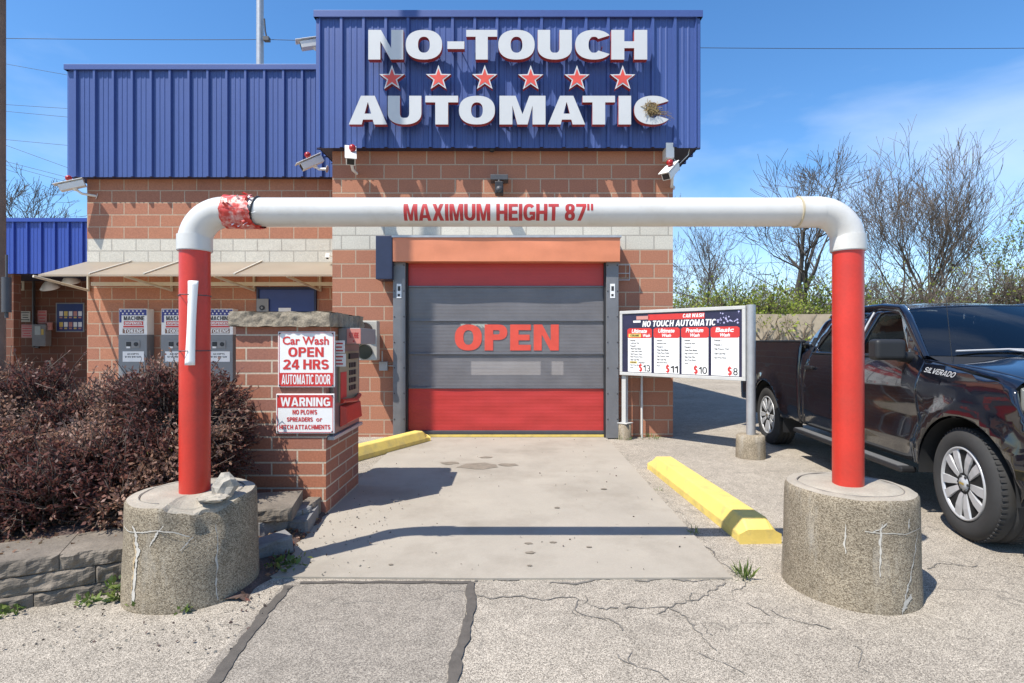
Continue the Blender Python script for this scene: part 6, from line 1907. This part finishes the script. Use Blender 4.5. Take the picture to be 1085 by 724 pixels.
def tree(px, d_, top, seed, label, maxlev=5, r_=.16, spread=.55, leaves=0, bark=m_bark, stems=1, base=0.0, frac=.26, upb=.12, group='bare trees behind the boundary wall', split=(2, 4), name='bare_tree', cat='tree', leafsize=.12):
    rnd_ = random.Random(seed)
    x = X(px, d_); H = Z(top, d_)
    r = empty(name, (x, d_, base), label, cat, group)
    tk, tg, tips = MB(), MB(), []
    for i in range(stems):
        a = rnd_.uniform(0, 6.28)
        p = Vector((x + (.4 * math.cos(a) if stems > 1 else 0), d_ + (.4 * math.sin(a) if stems > 1 else 0), base - .1))
        dd = Vector((rnd_.gauss(0, .05 if stems == 1 else .28), rnd_.gauss(0, .05 if stems == 1 else .28), 1)).normalized()
        grow(tk, tg, p, dd, H * frac * rnd_.uniform(.9, 1.1), r_, 0, maxlev, rnd_, tips, spread, upb, split)
    # fit the height
    zmax = max(v[2] for v in tk.v + tg.v); k = (H - base) / (zmax - base)
    for m_ in (tk, tg): m_.v = [(x + (a - x) * (k * .5 + .5), d_ + (b - d_) * (k * .5 + .5), base + (c - base) * k) for a, b, c in m_.v]
    if tk.v: tk.build('trunk', bark, r)
    if tg.v: tg.build('crown', bark, r)
    if leaves:
        pts, ds = [], []
        for q in range(leaves):
            t, dd = tips[rnd_.randrange(len(tips))]
            c = Vector((x + (t.x - x) * (k * .5 + .5), d_ + (t.y - d_) * (k * .5 + .5), base + (t.z - base) * k)) + Vector((rnd_.gauss(0, .14), rnd_.gauss(0, .14), rnd_.gauss(0, .14)))
            pts.append(c); ds.append(dd)
        leaf_mesh('foliage', pts, ds, leafsize, SPRING, r, seed)
    return r
tree(845, 27, 150, 3, 'dark open branched bare tree rising just left of the right red post', maxlev=5, r_=.25, spread=.72, frac=.27, upb=.10, split=(3, 4))
tree(975, 30, 145, 8, 'tall dense many stemmed bare tree above the truck cab', maxlev=5, r_=.13, spread=.52, stems=5, frac=.28, bark=m_barkb, upb=.14, split=(3, 4))
tree(735, 26, 235, 12, 'leaning bare tree beside the corner of the building', maxlev=5, r_=.13, spread=.5, frac=.3)
tree(780, 33, 190, 14, 'thin bare tree seen between the building and the open dark tree', maxlev=5, r_=.15, spread=.7, frac=.27, split=(3, 4))
tree(905, 32, 205, 19, 'slender bare tree close behind the right red post', maxlev=5, r_=.10, spread=.65, stems=2, frac=.27)
tree(1060, 30, 225, 23, 'budding yellow green tree at the right edge of the frame', maxlev=5, r_=.12, spread=.55, leaves=1500, frac=.28)
tree(1150, 28, 235, 29, 'bare tree standing just outside the right frame edge', maxlev=5, r_=.14, frac=.28)
tree(62, 24, 158, 41, 'bare tree above the blue roof of the wash bay', maxlev=6, r_=.15, spread=.6, frac=.3, group='bare trees behind the wash bay')
for i, (px, d_, top, lv, lb) in enumerate([(740, 24.5, 285, 1400, 'leafy spring bush against the building corner'), (775, 25, 297, 2200, 'bright green bush above the left part of the tan wall'), (815, 24.5, 300, 2600, 'widest bright green bush over the price board'),
                                          (858, 25.5, 292, 2000, 'green bush directly behind the elbow of the bar'), (925, 26, 275, 500, 'brown twiggy bush right of the red post'), (965, 24.5, 280, 350, 'tangled brown bush above the truck windscreen'),
                                          (1010, 25, 270, 500, 'brown arching bush over the truck hood'), (1055, 25.5, 262, 900, 'half green bush near the right edge'), (1100, 25, 265, 500, 'brown bush past the right frame edge')]):
    tree(px, d_, top, 60 + i, lb, maxlev=4, r_=.035, spread=.75, stems=9, frac=.36, leaves=int(lv * (2.1 if px < 900 else 1.0)), bark=m_barkb, upb=.05, group='bushes along the boundary wall', name='spring_bush', cat='bush', leafsize=.13, split=(3, 4))
# far scrub that reads as one mass
rnd = random.Random(77)
s = MB(); P_, D_ = [], []
for i in range(900):
    x = rnd.uniform(4, 62); y = rnd.uniform(33, 44); h = rnd.uniform(3, 7.2) * (1 - .25 * abs(fnoise((x, y, 0), .3)))
    p = Vector((x, y, 0)); dd = Vector((rnd.gauss(0, .22), rnd.gauss(0, .2), 1)).normalized(); pts = [p]
    for k in range(5): dd = (dd + Vector((rnd.gauss(0, .14), rnd.gauss(0, .14), 0))).normalized(); p = p + dd * h / 5; pts.append(p)
    s.tube(pts, [.05, .042, .034, .026, .016, .008], 3, caps=False)
    for j in range(9):
        k = rnd.randint(1, 4); q = pts[k]; e = q + Vector((rnd.gauss(0, .7), rnd.gauss(0, .5), rnd.uniform(.3, 1.4))); s.tube([q, q.lerp(e, .5) + Vector((0, 0, .12)), e], [.018, .013, .006], 3, caps=False)
        if rnd.random() < .55 and q.z < 4.5:
            for l in range(6): P_.append(e + Vector((rnd.gauss(0, .25), rnd.gauss(0, .25), rnd.gauss(0, .25)))); D_.append((rnd.gauss(0, 1), rnd.gauss(0, 1), .3))
th_ = s.build('thicket', m_barkb); tag(th_, 'far thicket of bare stems filling the gap behind the trees', 'thicket', kind='stuff')
o = leaf_mesh('leaves', P_, D_, .16, SPRING + [leafmat('dry_scrub', (.20, .15, .09))], th_, 78); 
s = MB(); P_, D_ = [], []
for i in range(9000):
    x = rnd.uniform(-90, 120); y = rnd.uniform(70, 85); P_.append((x, y, rnd.uniform(0, 4.2) * (.6 + .5 * abs(fnoise((x, 0, 0), .08))))); D_.append((rnd.gauss(0, 1), rnd.gauss(0, 1), .3))
o = leaf_mesh('treeline', P_, D_, 1.1, [leafmat('far_brown', (.13, .105, .075)), leafmat('far_green', (.11, .12, .05)), leafmat('far_grey', (.15, .13, .105))], None, 79, aspect=.8)
tag(o, 'distant low belt of brownish scrub along the horizon', 'treeline', kind='stuff')

# ------------------------------------------------------------------ poles and wires
up = empty('utility_pole', (-4.925, 5.12, 0), 'weathered brown utility pole at the left frame edge with a small box', 'utility pole')
m_wood = mat('weathered_wood', (.20, .14, .105), rough=.9, var=.2, scale=6, bump=.4, bscale=30)
s = MB(); s.tube([(-4.925, 5.12, -.1), (-4.925, 5.12, 5), (-4.925, 5.12, 10), (-4.925, 5.12, 15.5)], .088, 14); s.build('shaft', m_wood, up)
s = MB(); s.tube([(X(7, 5.0), 5.0, Z(331, 5.0)), (X(7, 5.0), 5.0, Z(294, 5.0))], .036, 10); s.tube([(X(7, 5.0), 5.0, Z(294, 5.0)), (X(6, 5.0), 5.01, Z(270, 5.0))], .01, 6); s.tube([(X(7, 5.0), 5.0, Z(331, 5.0)), (X(7, 5.0), 5.0, Z(337, 5.0))], .015, 6); s.build('cable_box', m_dark, up)
gp_ = empty('light_pole', (X(275.5, 22), 22, 0), 'galvanised round pole rising behind the blue wing roof', 'pole')
s = MB(); s.tube([(X(275.5, 22), 22, 0), (X(275.5, 22), 22, 20)], [.17, .13], 14); s.build('shaft', m_galv, gp_)
s = MB(); s.tube([(X(280, 21.8), 21.8, Z(20, 21.8)), (X(281, 21.8), 21.8, Z(33, 21.8)), (X(283, 21.8), 21.8, Z(42, 21.8))], .035, 6); s.box(X(279, 21.8), X(285, 21.8), 21.75, 21.95, Z(43, 21.8), Z(39, 21.8)); s.build('bracket', m_dark, gp_)
m_wire = mat('wire', (.03, .03, .035), rough=.6)
def wire(a, b, sag, r_, label):
    a, b = Vector(a), Vector(b); s_ = MB()
    s_.tube([a.lerp(b, k / 24) - Vector((0, 0, sag * 4 * (k / 24) * (1 - k / 24))) for k in range(25)], r_, 5)
    tag(s_.build('power_line', m_wire), label, 'power line', 'overhead power lines')
wire(P(-300, 33, 22), P(283, 42, 22), .12, .012, 'topmost dark wire running left from the galvanised pole')
wire(P(283, 42, 22), P(1500, 44, 24), .35, .012, 'dark wire crossing the sky right of the tower sign')
for i, (ya, yb, xb, lb) in enumerate(((74, 94, 95, 'wire behind the wing below the topmost one'), (112, 119, 80, 'wire beside the middle of the blue wing, upper of a close pair'), (120, 130, 80, 'wire beside the middle of the blue wing, lower of a close pair'), (150, 160, 80, 'wire just below the blue wing middle pair'), (164, 202, 80, 'upper slanting wire over the bare tree by the bay'), (178, 205, 80, 'second slanting wire through the bare tree by the bay'), (184, 214, 90, 'lowest slanting wire over the bay roof'))):
    wire(P(-120, ya - (yb - ya) * 1.5, 30), P(xb + 60, yb, 30), .05, .011, lb)
wire(P(700, 283, 40), P(1400, 240, 34), .3, .014, 'dark wire passing through the trees above the truck')
